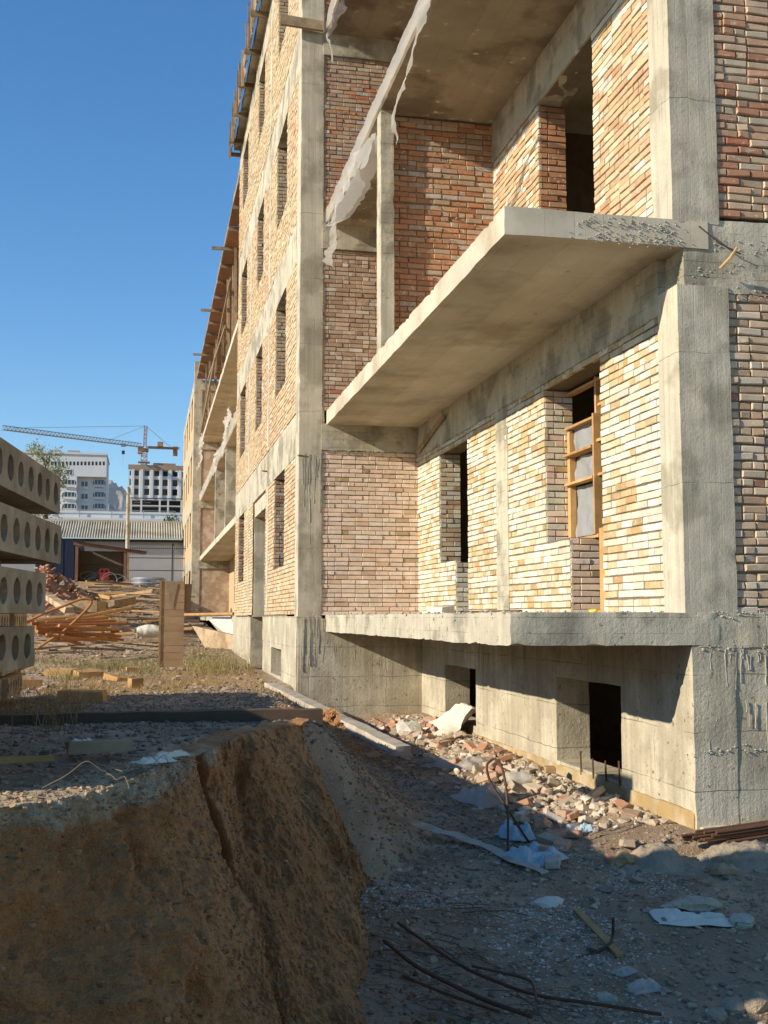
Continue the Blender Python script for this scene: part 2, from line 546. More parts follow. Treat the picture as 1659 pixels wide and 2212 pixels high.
lnU = np.where(T_ < 0, 1.0, ln[Ui])
zz = np.where(T_ < 0, Bz + 0.012, Bz + 0.012 - Tp * 1.65 * fade)
P = np.stack([px_[Ui] + nx_[Ui] * fr_ * lnU, py_[Ui] + ny_[Ui] * fr_ * lnU, zz], -1)
q = P.reshape(-1, 3)
Tf = Tp.reshape(-1); sf = sU.reshape(-1)
d = 0.20 * fbm(q * np.array([1.5, 1.5, 1.2]), 21, 3) + 0.09 * fbm(q * np.array([4.5, 4.5, 3.2]), 22, 3) + 0.042 * fbm(q * 13, 23, 3) + 0.020 * fbm(q * 40, 24, 3) + 0.010 * vnoise(q * 95, 25)
# broken clods: stepped relief
cl = fbm(q * np.array([3.2, 3.2, 2.4]), 27, 3)
d = d + 0.05 * np.floor(cl * 5) / 5 + 0.03 * np.abs(fbm(q * np.array([7, 7, 9.0]), 29, 2))
for s0, wd, dp, lean in ((5.72, 0.055, 0.60, 0.22), (6.6, 0.10, 0.10, -0.25), (4.3, 0.05, 0.07, 0.3)):
    cen = s0 + lean * (Tf - 0.2) + 0.07 * fbm(np.stack([Tf * 5, Tf * 0 + s0, Tf * 0], -1), 31, 3)
    d = d - dp * np.exp(-np.abs((sf - cen) / wd) ** 2.5) * np.clip(Tf * 5 + 0.25, 0, 1) * np.clip((0.42 - Tf) / 0.2, 0.05, 1)
d = d - 0.15 * np.exp(-np.abs((sf - 5.9 - 0.25 * (Tf - 0.2) - 0.14 * fbm(q * 1.6, 39, 3)) / 0.17) ** 2) * np.clip(Tf * 2.5 - 0.4, 0, 1)
amp = np.where(T_.reshape(-1) < 0, 0.15, 1.0)
nn = np.stack([nx_[Ui].reshape(-1), ny_[Ui].reshape(-1), np.full(q.shape[0], 0.35)], -1)
q = q + nn * (d * amp)[:, None]
q[:, 2] += np.where(T_.reshape(-1) < 0, 0.03 * fbm(q * 6, 28, 3), 0)
tn = np.clip(fbm(q * 1.1, 33, 4) * 2.2 + 0.5, 0, 1)[:, None]
bc = np.array((0.60, 0.285, 0.108)) * (1 - tn) + np.array((0.47, 0.205, 0.072)) * tn
cr_ = np.clip((-0.80 + 0.10 * fbm(q * 5, 35, 4) + 0.05 * (q[:, 1] < 6.2) * -1 - q[:, 2] + 0.0) / -0.07, 0, 1)[:, None]      # pale lip, painted to suggest sunlight on the soil
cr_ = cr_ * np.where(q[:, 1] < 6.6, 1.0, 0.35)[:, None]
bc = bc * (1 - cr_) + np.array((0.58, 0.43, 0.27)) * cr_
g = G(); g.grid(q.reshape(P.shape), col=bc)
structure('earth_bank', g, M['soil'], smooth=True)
BANK_TOP = q.reshape(P.shape)

# ------------------------------------------------------------------ the unfinished building
bld = thing('unfinished_building', 'unfinished brick and concrete building with loggias, running back along the right', 'building', (4.8, 9.33, -2.0))


def cgeo(lo, hi, seg=0.08, amp=0.006, freq=6.0, seed=0, g=None, rag=0.0):
    """A concrete block with uneven faces and edges."""
    g = g or G()
    lo = np.array(lo, float); hi = np.array(hi, float)
    for ax in range(3):
        a, b = [i for i in range(3) if i != ax]
        na = max(2, int((hi[a] - lo[a]) / seg) + 2); nb = max(2, int((hi[b] - lo[b]) / seg) + 2)
        na, nb = min(na, 260), min(nb, 260)
        A, Bm = np.meshgrid(np.linspace(lo[a], hi[a], na), np.linspace(lo[b], hi[b], nb), indexing='ij')
        for side in (0, 1):
            P = np.zeros((na, nb, 3))
            P[..., a] = A; P[..., b] = Bm; P[..., ax] = hi[ax] if side else lo[ax]
            g.grid(P, flip=(side == 1) ^ (ax == 1))
    V = g.v
    for i in range(len(V)):
        p = V[i]
        dsp = np.stack([fbm(p * freq, seed + 1, 3), fbm(p * freq, seed + 5, 3), fbm(p * freq, seed + 9, 3)], -1)
        dsp += 0.5 * np.stack([vnoise(p * 1.1, seed + 2), vnoise(p * 1.1, seed + 6), vnoise(p * 1.1, seed + 10)], -1)
        if rag:
            # chipped arrises
            e = ((np.abs(p - lo) < 1e-6).sum(1) + (np.abs(p - hi) < 1e-6).sum(1)) >= 2
            c = np.clip(fbm(p * 7, seed + 13, 3) - 0.22, 0, 1) * 1.3 + 0.10 * np.clip(fbm(p * 22, seed + 15, 2), 0, 1)
            ctr = (lo + hi) / 2
            sg = np.sign(ctr - p) * (np.minimum(np.abs(p - lo), np.abs(p - hi)) < 1e-6)
            dsp = dsp + (sg * (c * e)[:, None]) * rag / amp
        V[i] = p + dsp * amp
    return g


_seed = [100]


def conc(name, lo, hi, m='conc', seg=0.08, amp=0.006, freq=6.0, parent=None, rag=0.02, label=None):
    _seed[0] += 17
    return part(name, cgeo(lo, hi, seg, amp, freq, _seed[0], rag=rag), M[m], parent or bld, smooth=True, label=label)


# --- brickwork
COURSE = 0.079
BR = []          # every brick: dict of arrays, per wall


def rows(u0, u1, z0, z1, holes=(), rng=RNG, course=COURSE, pstr=0.72):
    out = []
    nc = max(1, int(round((z1 - z0) / course)))
    ch = (z1 - z0) / nc
    for i in range(nc):
        za = z0 + i * ch; zb = za + ch - 0.0125
        zm = (za + zb) / 2
        segs = [(u0, u1)]
        for (a, b, c, d_) in holes:
            if c < zm < d_:
                ns_ = []
                for s in segs:
                    if b <= s[0] or a >= s[1]: ns_.append(s); continue
                    if a > s[0]: ns_.append((s[0], a))
                    if b < s[1]: ns_.append((b, s[1]))
                segs = ns_
        for s0, s1 in segs:
            u = s0
            first = True
            while u < s1 - 0.03:
                L = 0.25 if rng.random() < pstr else 0.12
                if first and i % 2: L = 0.12
                first = False
                e = min(u + L, s1)
                if s1 - e < 0.06: e = s1
                out.append((u, e - 0.009 if e < s1 else e, za, zb))
                u = e
    return np.array(out)


def pal(lst, var=0.055):
    ws = np.array([w for w, _ in lst], float); ws /= ws.sum()
    cs = np.array([c for _, c in lst])

    def f(n):
        i = RNG.choice(len(cs), n, p=ws)
        c = cs[i] * (1 + RNG.normal(0, var, (n, 1))) * (1 + RNG.normal(0, 0.012, (n, 3)))
        return np.clip(c, 0.02, 0.8)
    return f


CREAM = [(6, (0.60, 0.525, 0.385)), (6, (0.64, 0.59, 0.48)), (1.2, (0.54, 0.42, 0.24)), (1.0, (0.57, 0.475, 0.375)), (0.6, (0.49, 0.345, 0.175))]
OCHRE = [(3, (0.50, 0.355, 0.18)), (2, (0.53, 0.42, 0.25)), (3.5, (0.57, 0.495, 0.355)), (0.8, (0.44, 0.285, 0.13))]
PINK = [(8, (0.72, 0.53, 0.39)), (4, (0.73, 0.57, 0.445)), (1.2, (0.62, 0.42, 0.28)), (0.5, (0.40, 0.29, 0.15))]
RUSSET = [(5, (0.45, 0.22, 0.115)), (3, (0.48, 0.265, 0.145)), (2, (0.41, 0.185, 0.095)), (0.5, (0.46, 0.34, 0.24))]
MIXED = [(4, (0.41, 0.285, 0.195)), (3, (0.44, 0.325, 0.23)), (2, (0.36, 0.225, 0.15)), (1.3, (0.49, 0.41, 0.34)), (0.15, (0.42, 0.16, 0.09))]
ORANGE = [(4, (0.51, 0.36, 0.21)), (3, (0.50, 0.32, 0.18)), (2, (0.53, 0.41, 0.245)), (0.5, (0.46, 0.265, 0.145)), (0.8, (0.55, 0.48, 0.36))]
GOLD = [(5, (0.53, 0.405, 0.235)), (3, (0.54, 0.43, 0.265)), (1.2, (0.51, 0.365, 0.205)), (0.5, (0.55, 0.475, 0.335))]
BROWN = [(4, (0.50, 0.365, 0.235)), (3, (0.53, 0.405, 0.28)), (2, (0.44, 0.295, 0.185)), (1, (0.55, 0.45, 0.335)), (0.3, (0.39, 0.19, 0.12))]
REDBR = [(4, (0.49, 0.30, 0.185)), (3, (0.52, 0.37, 0.24)), (2, (0.42, 0.205, 0.115)), (2, (0.53, 0.415, 0.285)), (0.6, (0.47, 0.18, 0.095))]


def brick_set(wall, O, U, N, rects, palette, proud=0.015, rough=1.0, palB=None, bn=None):
    """Bricks of one wall face; rects in (u0,u1,z0,z1) along U and Z, N faces outward."""
    O = np.array(O, float); U = np.array(U, float); N = np.array(N, float)
    n = len(rects)
    if not n: return
    c = 0.0045 * rough
    j = lambda s: RNG.uniform(-s, s, n)
    ua, ub, za, zb = rects.T
    sag = 0.010 * rough * fbm(np.stack([(ua + ub) / 2 * 0.8, za * 9, za * 0], -1), 41, 2)
    sa, sb = sag + j(0.003) * rough, sag + j(0.003) * rough
    pr = proud + j(0.006) * rough + np.where(RNG.random(n) < 0.04, -0.008, 0)
    tl = j(0.004) * rough
    V = np.zeros((n, 12, 3))

    def put(k, u, z, dd):
        V[:, k] = O + U * u[:, None] + np.array([0, 0, 1.0]) * z[:, None] + N * dd[:, None]
    e = lambda: c * (0.6 + RNG.random(n) * 1.2)
    put(0, ua + e(), za + sa + e(), pr - tl); put(1, ub - e(), za + sb + e(), pr + tl)
    put(2, ub - e(), zb + sb - e(), pr + tl); put(3, ua + e(), zb + sa - e(), pr - tl)
    put(4, ua, za + sa, pr - c * 1.3); put(5, ub, za + sb, pr - c * 1.3)
    put(6, ub, zb + sb, pr - c * 1.3); put(7, ua, zb + sa, pr - c * 1.3)
    z0 = np.full(n, -0.03)
    put(8, ua, za + sa, z0); put(9, ub, za + sb, z0); put(10, ub, zb + sb, z0); put(11, ua, zb + sa, z0)
    col = palette(n)
    if palB is not None:
        cen = O + U * ((ua + ub) / 2)[:, None] + np.array([0, 0, 1.0]) * za[:, None]
        mask = fbm(cen * bn, 61, 3) + RNG.normal(0, 0.22, n) > 0.10
        col = np.where(mask[:, None], palB(n), col)
    area = (ub - ua) * (zb - za)
    BR.append(dict(wall=wall, V=V, col=col, area=area, N=N, cen=V[:, :4].mean(1)))


BFQ = np.array([[0, 1, 2, 3], [4, 5, 1, 0], [5, 6, 2, 1], [6, 7, 3, 2], [7, 4, 0, 3], [8, 9, 5, 4], [9, 10, 6, 5], [10, 11, 7, 6], [11, 8, 4, 7]])


def backing(name, O, U, N, u0, u1, z0, z1, holes, thick=0.36, m='mortar', parent=None):
    """The body of a wall, with real openings."""
    O = np.array(O, float); U = np.array(U, float); N = np.array(N, float); Z = np.array([0, 0, 1.0])
    us = sorted({u0, u1, *[min(max(h[i], u0), u1) for h in holes for i in (0, 1)]})
    zs = sorted({z0, z1, *[min(max(h[i], z0), z1) for h in holes for i in (2, 3)]})
    nu, nz = len(us) - 1, len(zs) - 1
    full = np.ones((nu + 2, nz + 2), bool)
    full[0] = full[-1] = False; full[:, 0] = full[:, -1] = False
    for i in range(nu):
        for k_ in range(nz):
            um, zm = (us[i] + us[i + 1]) / 2, (zs[k_] + zs[k_ + 1]) / 2
            if any(h[0] < um < h[1] and h[2] < zm < h[3] for h in holes): full[i + 1, k_ + 1] = False
    g = G()
    pt = lambda u, z, d: O + U * u + Z * z - N * d
    for i in range(nu):
        for k_ in range(nz):
            if not full[i + 1, k_ + 1]: continue
            a, b, c, d_ = us[i], us[i + 1], zs[k_], zs[k_ + 1]
            g.add([pt(a, c, 0), pt(b, c, 0), pt(b, d_, 0), pt(a, d_, 0)], [0, 1, 2, 3])
            g.add([pt(a, c, thick), pt(b, c, thick), pt(b, d_, thick), pt(a, d_, thick)], [3, 2, 1, 0])
            for di, dk, q in ((-1, 0, (a, a, c, d_)), (1, 0, (b, b, c, d_)), (0, -1, (a, b, c, c)), (0, 1, (a, b, d_, d_))):
                if not full[i + 1 + di, k_ + 1 + dk]:
                    g.add([pt(q[0], q[2], 0), pt(q[1], q[3], 0), pt(q[1], q[3], thick), pt(q[0], q[2], thick)], [0, 1, 2, 3])
    return part(name, g, M[m], parent or bld)


def wall(O, U, N, u0, u1, z0, z1, holes, pA, palB=None, bn=None, thick=0.36, rough=1.0, jambs=(), pstr=0.72, proud=0.015):
    """A brick wall part: mortar body with openings, bricks on its face, bricks on the visible jambs."""
    w = backing('brick_wall', O, U, N, u0, u1, z0, z1, holes, thick)
    hs = [(h[0] + 0.012, h[1] - 0.012, h[2], h[3]) for h in holes]
    brick_set(w, O, U, N, rows(u0, u1, z0, z1, hs, pstr=pstr), pal(pA), palB=pal(palB) if palB else None, bn=bn, rough=rough, proud=proud)
    O = np.array(O, float); U = np.array(U, float); N = np.array(N, float)
    for (u, za, zb, sgn, pj) in jambs:
        # jamb face at coordinate u, looking along sgn*U
        r = rows(0.0, thick, za, zb)
        brick_set(w, O + U * u, -N, U * sgn, r, pal(pj), rough=rough)
    return w


XW, XO, XF, Y1, Y2 = 4.81, 3.10, 2.62, 9.33, 19.6
L = [0.04, 3.73, 7.42, 11.10]             # floor levels
SB = [3.46, 7.17, 10.83, 14.55]           # undersides of the slabs above them
dX, dY = (1, 0, 0), (0, 1, 0)

# loggia: recessed wall, floors 1 and 2
op1 = [(12.2, 12.98, 0.93, 2.84), (11.2, 12.2, 0.02, 2.84), (16.37, 17.12, 0.02, 2.78), (17.12, 18.1, 0.88, 2.78)]
w1 = wall((XW, 0, 0), dY, (-1, 0, 0), 9.74, 19.62, 0.04, 2.92, op1, CREAM, OCHRE, 1.6,
          jambs=((12.98, 0.93, 2.84, -1, PINK + CREAM), (12.2, 0.02, 0.93, -1, PINK), (18.1, 0.88, 2.78, -1, BROWN + CREAM), (17.12, 0.02, 0.88, -1, CREAM)))
op2 = [(11.26, 13.06, 3.74, 6.58)]
w2 = wall((XW, 0, 0), dY, (-1, 0, 0), 9.74, 19.62, 3.74, 6.9, op2, ORANGE, CREAM, 0.9, jambs=((13.06, 3.74, 6.58, -1, RUSSET),))
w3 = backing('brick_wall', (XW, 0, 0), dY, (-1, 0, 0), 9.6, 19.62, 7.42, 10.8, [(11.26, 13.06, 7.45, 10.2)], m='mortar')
# loggia end wall (faces the camera), four floors
wall((0, Y2, 0), dX, (0, -1, 0), 3.02, XW + 0.02, 0.04, 3.0, [], PINK, thick=0.4, pstr=0.78)
wall((0, Y2, 0), dX, (0, -1, 0), 3.02, XW + 0.02, 3.72, 6.72, [], MIXED, thick=0.4, pstr=0.5)
wall((0, Y2, 0), dX, (0, -1, 0), 3.02, XW + 0.02, 7.42, 10.42, [], RUSSET, MIXED, 0.5, thick=0.4, pstr=0.6)
wall((0, Y2, 0), dX, (0, -1, 0), 3.02, XW + 0.02, 11.1, 14.1, [], RUSSET, thick=0.4, pstr=0.6)
# partition on the first-floor balcony
wall((0, 14.95, 0), dX, (0, -1, 0), 3.28, XW, 3.74, 7.16, [], RUSSET, MIXED, 0.55, thick=0.2, rough=1.5)
# wall facing the camera right of the near column
wall((0, 9.375, 0), dX, (0, -1, 0), 5.28, 9.5, 0.02, 3.06, [], BROWN, thick=0.38, rough=1.7, proud=0.02, pstr=0.55)
wall((0, 9.37, 0), dX, (0, -1, 0), 5.22, 9.5, 3.80, 7.2, [], REDBR, thick=0.38, rough=1.7, proud=0.02, pstr=0.7)
# street facade between the two loggias
WN = [(21.75, 23.6), (26.45, 28.1), (31.1, 33.05)]
for fl in range(4):
    z0 = L[fl] + 0.02; z1 = SB[fl] - 0.52
    hs = []; jb = []
    for i, (a, b) in enumerate(WN):
        lo_ = L[fl] + 0.98
        if fl == 0 and i == 1: a, b, lo_ = 25.35, 28.5, z0
        if fl == 3: lo_ += 0.2
        hs.append((a, b, lo_, z1))
        jb.append((b, lo_, z1 - 0.02, -1, BROWN if fl else MIXED))
    if fl == 0:
        wall((XF, 0, 0), dY, (-1, 0, 0), 20.04, 25.35, z0, z1, hs[:1], GOLD, ORANGE, 0.35, jambs=jb[:1], thick=0.42)
        wall((XF, 0, 0), dY, (-1, 0, 0), 28.5, 34.3, z0, z1, hs[2:], GOLD, ORANGE, 0.35, jambs=jb[2:], thick=0.42)
    else:
        wall((XF, 0, 0), dY, (-1, 0, 0), 20.04, 34.3, z0, z1, hs, GOLD, ORANGE, 0.35, jambs=jb, thick=0.42, rough=1.0)
    conc('concrete_band', (XF - 0.012, 20.05, z1), (XF + 0.42, 34.31, SB[fl] + 0.27), seg=0.13, amp=0.010, rag=0.03)
    for yy in (24.75, 29.6):
        conc('concrete_strip', (XF - 0.022, yy, z0), (XF + 0.2, yy + 0.32, z1), 'conc_col', seg=0.16, amp=0.005)
# entrance recess pier
conc('entrance_pier', (XF + 0.03, 28.42, -1.3), (3.5, 28.9, 2.95), 'conc_col', seg=0.12)
conc('entrance_lintel', (XF + 0.03, 25.35, 2.55), (XF + 0.45, 28.45, 2.9), 'conc', seg=0.15)

# pillars and columns
conc('pillar', (XF - 0.02, Y2 - 0.03, -1.35), (3.02, Y2 + 0.46, 16.0), 'conc_col', seg=0.07, amp=0.007)
conc('pillar_strip', (3.0, Y2 + 0.02 - 0.03, 0.05), (3.06, Y2 + 0.1, 14.3), 'conc_col', seg=0.12, amp=0.004)
conc('column', (4.78, Y1 + 0.005, 0.03), (5.30, 9.76, 3.10), 'conc_col', seg=0.05, amp=0.006, rag=0.025)
conc('column', (4.75, Y1 + 0.005, 3.70), (5.23, 9.76, 7.2), 'conc_col', seg=0.05, amp=0.006, rag=0.025)
conc('wall_strip', (XW - 0.022, 14.4, 0.05), (XW + 0.2, 14.93, 2.95), 'conc', seg=0.07, amp=0.006)
conc('partition_post', (3.10, 14.80, 3.70), (3.29, 15.08, 7.19), 'conc', seg=0.06, amp=0.007, rag=0.02)

# balcony slabs, beams
conc('balcony_slab', (XO, Y1, 3.46), (XW + 0.3, Y2 + 0.04, 3.72), 'conc_slab', seg=0.09, amp=0.008, freq=3.5, rag=0.045)
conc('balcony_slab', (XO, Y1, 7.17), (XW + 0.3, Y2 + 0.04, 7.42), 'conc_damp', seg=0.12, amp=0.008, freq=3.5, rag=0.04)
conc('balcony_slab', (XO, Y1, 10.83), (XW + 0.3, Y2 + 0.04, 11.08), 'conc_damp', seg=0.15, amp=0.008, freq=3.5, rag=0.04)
conc('balcony_slab', (XO, Y1, 14.55), (XW + 0.3, Y2 + 0.04, 14.8), 'conc_slab', seg=0.2, amp=0.008, freq=3.5)
conc('ledge_slab', (XO, Y1, -0.25), (XW + 0.3, Y2 + 0.04, 0.045), 'conc', seg=0.07, amp=0.010, freq=5, rag=0.05)
conc('wall_beam', (XW - 0.035, 9.74, 2.90), (XW + 0.34, Y2 - 0.02, 3.49), 'conc', seg=0.10, amp=0.011, rag=0.04)
conc('wall_beam', (XW - 0.03, 9.74, 6.58), (XW + 0.34, Y2 - 0.02, 7.2), 'conc', seg=0.11, amp=0.008, rag=0.03)
for fl, zb in ((0, 3.0), (1, 6.72), (2, 10.42), (3, 14.1)):
    conc('end_beam', (3.0, Y2 - 0.055, zb), (XW - 0.02, Y2 + 0.3, SB[fl] + 0.02), 'conc', seg=0.08, amp=0.007, rag=0.03)
# camera-facing bands right of the column
conc('edge_beam', (4.86, Y1 + 0.02, 3.05), (9.6, 9.8, 3.76), 'conc', seg=0.07, amp=0.014, freq=7, rag=0.06)
conc('edge_beam', (4.90, Y1 + 0.012, -0.27), (9.6, 9.8, 0.05), 'conc_base', seg=0.07, amp=0.014, freq=7, rag=0.05)
conc('edge_beam', (4.72, Y1 + 0.012, 7.16), (9.6, 9.8, 7.6), 'conc', seg=0.1, amp=0.01)

# plinth: basement walls
bo = [(10.92, 12.8, -1.70, -0.71), (16.17, 17.92, -1.62, -0.77)]
XB = 4.84
U_, N_ = dY, (-1, 0, 0)
def plinth_wall(O, U, N, u0, u1, z0, z1, holes, thick, m, seg=0.07, amp=0.010):
    """Cast wall with openings and uneven faces."""
    O = np.array(O, float); U = np.array(U, float); N = np.array(N, float); Z = np.array([0, 0, 1.0])
    us = sorted({u0, u1, *[h[i] for h in holes for i in (0, 1)]})
    zs = sorted({z0, z1, *[h[i] for h in holes for i in (2, 3)]})
    g = G()
    def quad(a, b, c, d_):
        na = max(2, int(np.linalg.norm(b - a) / seg) + 2); nb = max(2, int(np.linalg.norm(d_ - a) / seg) + 2)
        s, t = np.meshgrid(np.linspace(0, 1, na), np.linspace(0, 1, nb), indexing='ij')
        s = s[..., None]; t = t[..., None]
        g.grid(a * (1 - s) * (1 - t) + b * s * (1 - t) + c * s * t + d_ * (1 - s) * t)
    pt = lambda u, z, d: O + U * u + Z * z - N * d
    for i in range(len(us) - 1):
        for k_ in range(len(zs) - 1):
            a, b, c, d_ = us[i], us[i + 1], zs[k_], zs[k_ + 1]
            um, zm = (a + b) / 2, (c + d_) / 2
            if any(h[0] < um < h[1] and h[2] < zm < h[3] for h in holes): continue
            quad(pt(a, c, 0), pt(b, c, 0), pt(b, d_, 0), pt(a, d_, 0))
    for h in holes:
        a, b, c, d_ = h
        quad(pt(a, c, 0), pt(a, d_, 0), pt(a, d_, thick), pt(a, c, thick))
        quad(pt(b, c, 0), pt(b, d_, 0), pt(b, d_, thick), pt(b, c, thick))
        quad(pt(a, c, 0), pt(b, c, 0), pt(b, c, thick), pt(a, c, thick))
        quad(pt(a, d_, 0), pt(b, d_, 0), pt(b, d_, thick), pt(a, d_, thick))
    quad(pt(u0, z0, 0), pt(u0, z1, 0), pt(u0, z1, thick), pt(u0, z0, thick))
    quad(pt(u1, z0, 0), pt(u1, z1, 0), pt(u1, z1, thick), pt(u1, z0, thick))
    _seed[0] += 13
    sd = _seed[0]
    for i, p in enumerate(g.v):
        g.v[i] = p + amp * np.stack([fbm(p * 5, sd + 1, 4) + 0.6 * vnoise(p * 1.2, sd), fbm(p * 5, sd + 5, 4), fbm(p * 5, sd + 9, 4)], -1)
    return part('plinth_wall', g, M[m], bld, smooth=True)


plinth_wall((XB, 0, 0), dY, (-1, 0, 0), 9.34, Y2, -2.3, -0.2, bo, 0.42, 'conc_base')
plinth_wall((0, Y2 - 0.08, 0), dX, (0, -1, 0), 2.60, XB + 0.03, -2.1, -0.02, [], 0.5, 'conc_base')
plinth_wall((XF - 0.05, 0, 0), dY, (-1, 0, 0), Y2 - 0.05, 34.3, -2.1, 0.02, [(21.7, 23.6, -1.15, -0.62), (25.35, 28.42, -1.35, 0.02)], 0.45, 'conc_base', seg=0.12)
plinth_wall((0, Y1 + 0.02, 0), dX, (0, -1, 0), 4.90, 9.6, -1.95, -0.25, [], 0.4, 'conc_base', amp=0.013)
conc('footing', (XB - 0.022, 9.37, -2.6), (XB + 0.4, Y2 - 0.1, -1.73), 'conc_foot', seg=0.07, amp=0.014, rag=0.05)
conc('footing', (4.86, Y1 - 0.05, -2.6), (9.6, Y1 + 0.4, -1.86), 'conc_base', seg=0.1, amp=0.014)

# inside: floors, cross walls and roof, so the openings are dark for a real reason
g = G()
for z in (-0.2, 3.5, 7.2, 10.86, 14.58):
    g.box((XW + 0.30, 9.8, z), (14, 34.3, z + 0.22))
    g.box((XF + 0.4, Y2 + 0.4, z + 0.01), (XW + 0.29, 34.28, z + 0.21))
part('floor_slabs', g, M['conc_slab'], bld)
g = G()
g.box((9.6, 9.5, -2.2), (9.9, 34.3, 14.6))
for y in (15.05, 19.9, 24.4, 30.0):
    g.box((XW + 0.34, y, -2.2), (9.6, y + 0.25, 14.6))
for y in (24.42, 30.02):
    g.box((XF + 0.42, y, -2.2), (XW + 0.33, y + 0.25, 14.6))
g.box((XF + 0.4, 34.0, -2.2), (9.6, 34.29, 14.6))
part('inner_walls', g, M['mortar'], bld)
# --- bricks: the 300 that show largest are parts of their own, the rest are joined per wall
def project(c):
    z = c @ FW
    return IW / 2 + FPX * (c @ RT) / z, IH / 2 - FPX * (c @ UP) / z, z


cand = []
for bi, b in enumerate(BR):
    x, y, z = project(b['cen'])
    v = b['cen'] / np.linalg.norm(b['cen'], axis=1)[:, None]
    cosv = np.clip(-(v @ b['N']), 0, 1)
    sc = b['area'] * cosv / np.maximum(z, 1) ** 2
    ok = (x > 0) & (x < IW) & (y > 0) & (y < IH)
    # hidden behind the near column or outside the openings' jambs
    ok &= ~((b['N'][1] < -0.5) & (b['cen'][:, 1] < 9.6) & (b['cen'][:, 0] < 5.30))
    sc = np.where(ok, sc, 0)
    cand += [(s, bi, i) for i, s in enumerate(sc) if s > 0]
cand.sort(reverse=True)
single = {}
for s, bi, i in cand[:300]:
    single.setdefault(bi, set()).add(i)
rest = {}
for bi, b in enumerate(BR):
    n = len(b['V'])
    sel = np.ones(n, bool)
    for i in single.get(bi, ()):
        sel[i] = False
        g = G(); g.add(b['V'][i], BFQ, b['col'][i])
        part('brick', g, M['brick'], b['wall'], org=b['V'][i].mean(0))
    V = b['V'][sel]; m = len(V)
    if m:
        g = rest.setdefault(b['wall'].name, (b['wall'], G()))[1]
        F = (BFQ[None] + 12 * np.arange(m)[:, None, None]).reshape(-1, 4)
        g.add(V.reshape(-1, 3), F, np.repeat(b['col'][sel], 12, 0))
for nm, (w, g) in rest.items():
    part('brickwork', g, M['brick'], w, kind='stuff')


# --- far brickwork, too small to tell the bricks apart
def brickmat(name, axis, cols, mortar=(0.40, 0.34, 0.26)):
    m = bpy.data.materials.new(name); m.use_nodes = True
    nt = m.node_tree; n = nt.nodes; l = nt.links
    b = n['Principled BSDF']; b.inputs['Roughness'].default_value = 0.9
    geo = n.new('ShaderNodeNewGeometry')
    sep = n.new('ShaderNodeSeparateXYZ'); l.new(geo.outputs['Position'], sep.inputs[0])
    cmb = n.new('ShaderNodeCombineXYZ')
    l.new(sep.outputs[axis], cmb.inputs[0]); l.new(sep.outputs[2], cmb.inputs[1])
    t = n.new('ShaderNodeTexBrick')
    l.new(cmb.outputs[0], t.inputs['Vector'])
    t.inputs['Scale'].default_value = 1.0
    t.inputs['Brick Width'].default_value = 0.26
    t.inputs['Row Height'].default_value = 0.079
    t.inputs['Mortar Size'].default_value = 0.011
    t.inputs['Color1'].default_value = (*cols[0], 1); t.inputs['Color2'].default_value = (*cols[1], 1)
    t.inputs['Mortar'].default_value = (*mortar, 1)
    no = n.new('ShaderNodeTexNoise'); no.inputs['Scale'].default_value = 2.6; no.inputs['Detail'].default_value = 5
    l.new(geo.outputs['Position'], no.inputs['Vector'])
    mr = n.new('ShaderNodeMapRange'); mr.inputs[1].default_value = 0.45; mr.inputs[2].default_value = 0.62; mr.inputs[4].default_value = 0.75
    l.new(no.outputs[0], mr.inputs[0])
    mx = n.new('ShaderNodeMix'); mx.data_type = 'RGBA'
    l.new(mr.outputs[0], mx.inputs[0]); l.new(t.outputs[0], mx.inputs[6]); mx.inputs[7].default_value = (*cols[2], 1)
    l.new(mx.outputs[2], b.inputs['Base Color'])
    bp = n.new('ShaderNodeBump'); bp.inputs['Strength'].default_value = 0.6; bp.inputs['Distance'].default_value = 0.01; bp.invert = True
    l.new(t.outputs['Fac'], bp.inputs['Height']); l.new(bp.outputs[0], b.inputs['Normal'])
    return m


M['bf_x'] = brickmat('far_brick_a', 0, ((0.44, 0.27, 0.15), (0.34, 0.20, 0.11), (0.56, 0.46, 0.32)))
M['bf_x2'] = brickmat('far_brick_b', 0, ((0.38, 0.18, 0.10), (0.44, 0.26, 0.15), (0.56, 0.47, 0.36)))
M['bf_y'] = brickmat('far_brick_c', 1, ((0.56, 0.38, 0.18), (0.54, 0.31, 0.15), (0.58, 0.43, 0.24)), (0.48, 0.40, 0.28))

Y3, Y4, Y5 = 34.3, 69.0, 90.0
for zb, zt in ((3.46, 3.72), (7.17, 7.42), (10.83, 11.08)):
    conc('balcony_slab', (XO, Y3 + 0.02, zb), (XW + 0.2, Y4 + 0.05, zt), 'conc_slab', seg=0.35, amp=0.012, freq=2)
backing('brick_wall', (XW + 0.1, 0, 0), dY, (-1, 0, 0), Y3, Y4, -1.8, 14.6, [(a, a + 2.0, z, z + 2.3) for a in (38, 44, 50, 57, 63) for z in (0.8, 4.4, 8.2, 11.6)], 0.3, 'bf_y')
for fl in range(4):
    m_ = ('bf_x', 'bf_x2', 'bf_x', 'bf_x2')[fl]
    backing('brick_wall', (0, Y4, 0), dX, (0, -1, 0), 3.0, 5.3, L[fl], SB[fl] - 0.45, [], 0.3, m_)
    conc('end_beam', (3.0, Y4 - 0.08, SB[fl] - 0.46), (5.3, Y4 + 0.3, SB[fl] + 0.02), 'conc', seg=0.25)
conc('pillar', (XF - 0.02, Y4 - 0.04, -0.6), (3.1, Y4 + 0.5, 15.9), 'conc_col', seg=0.25)
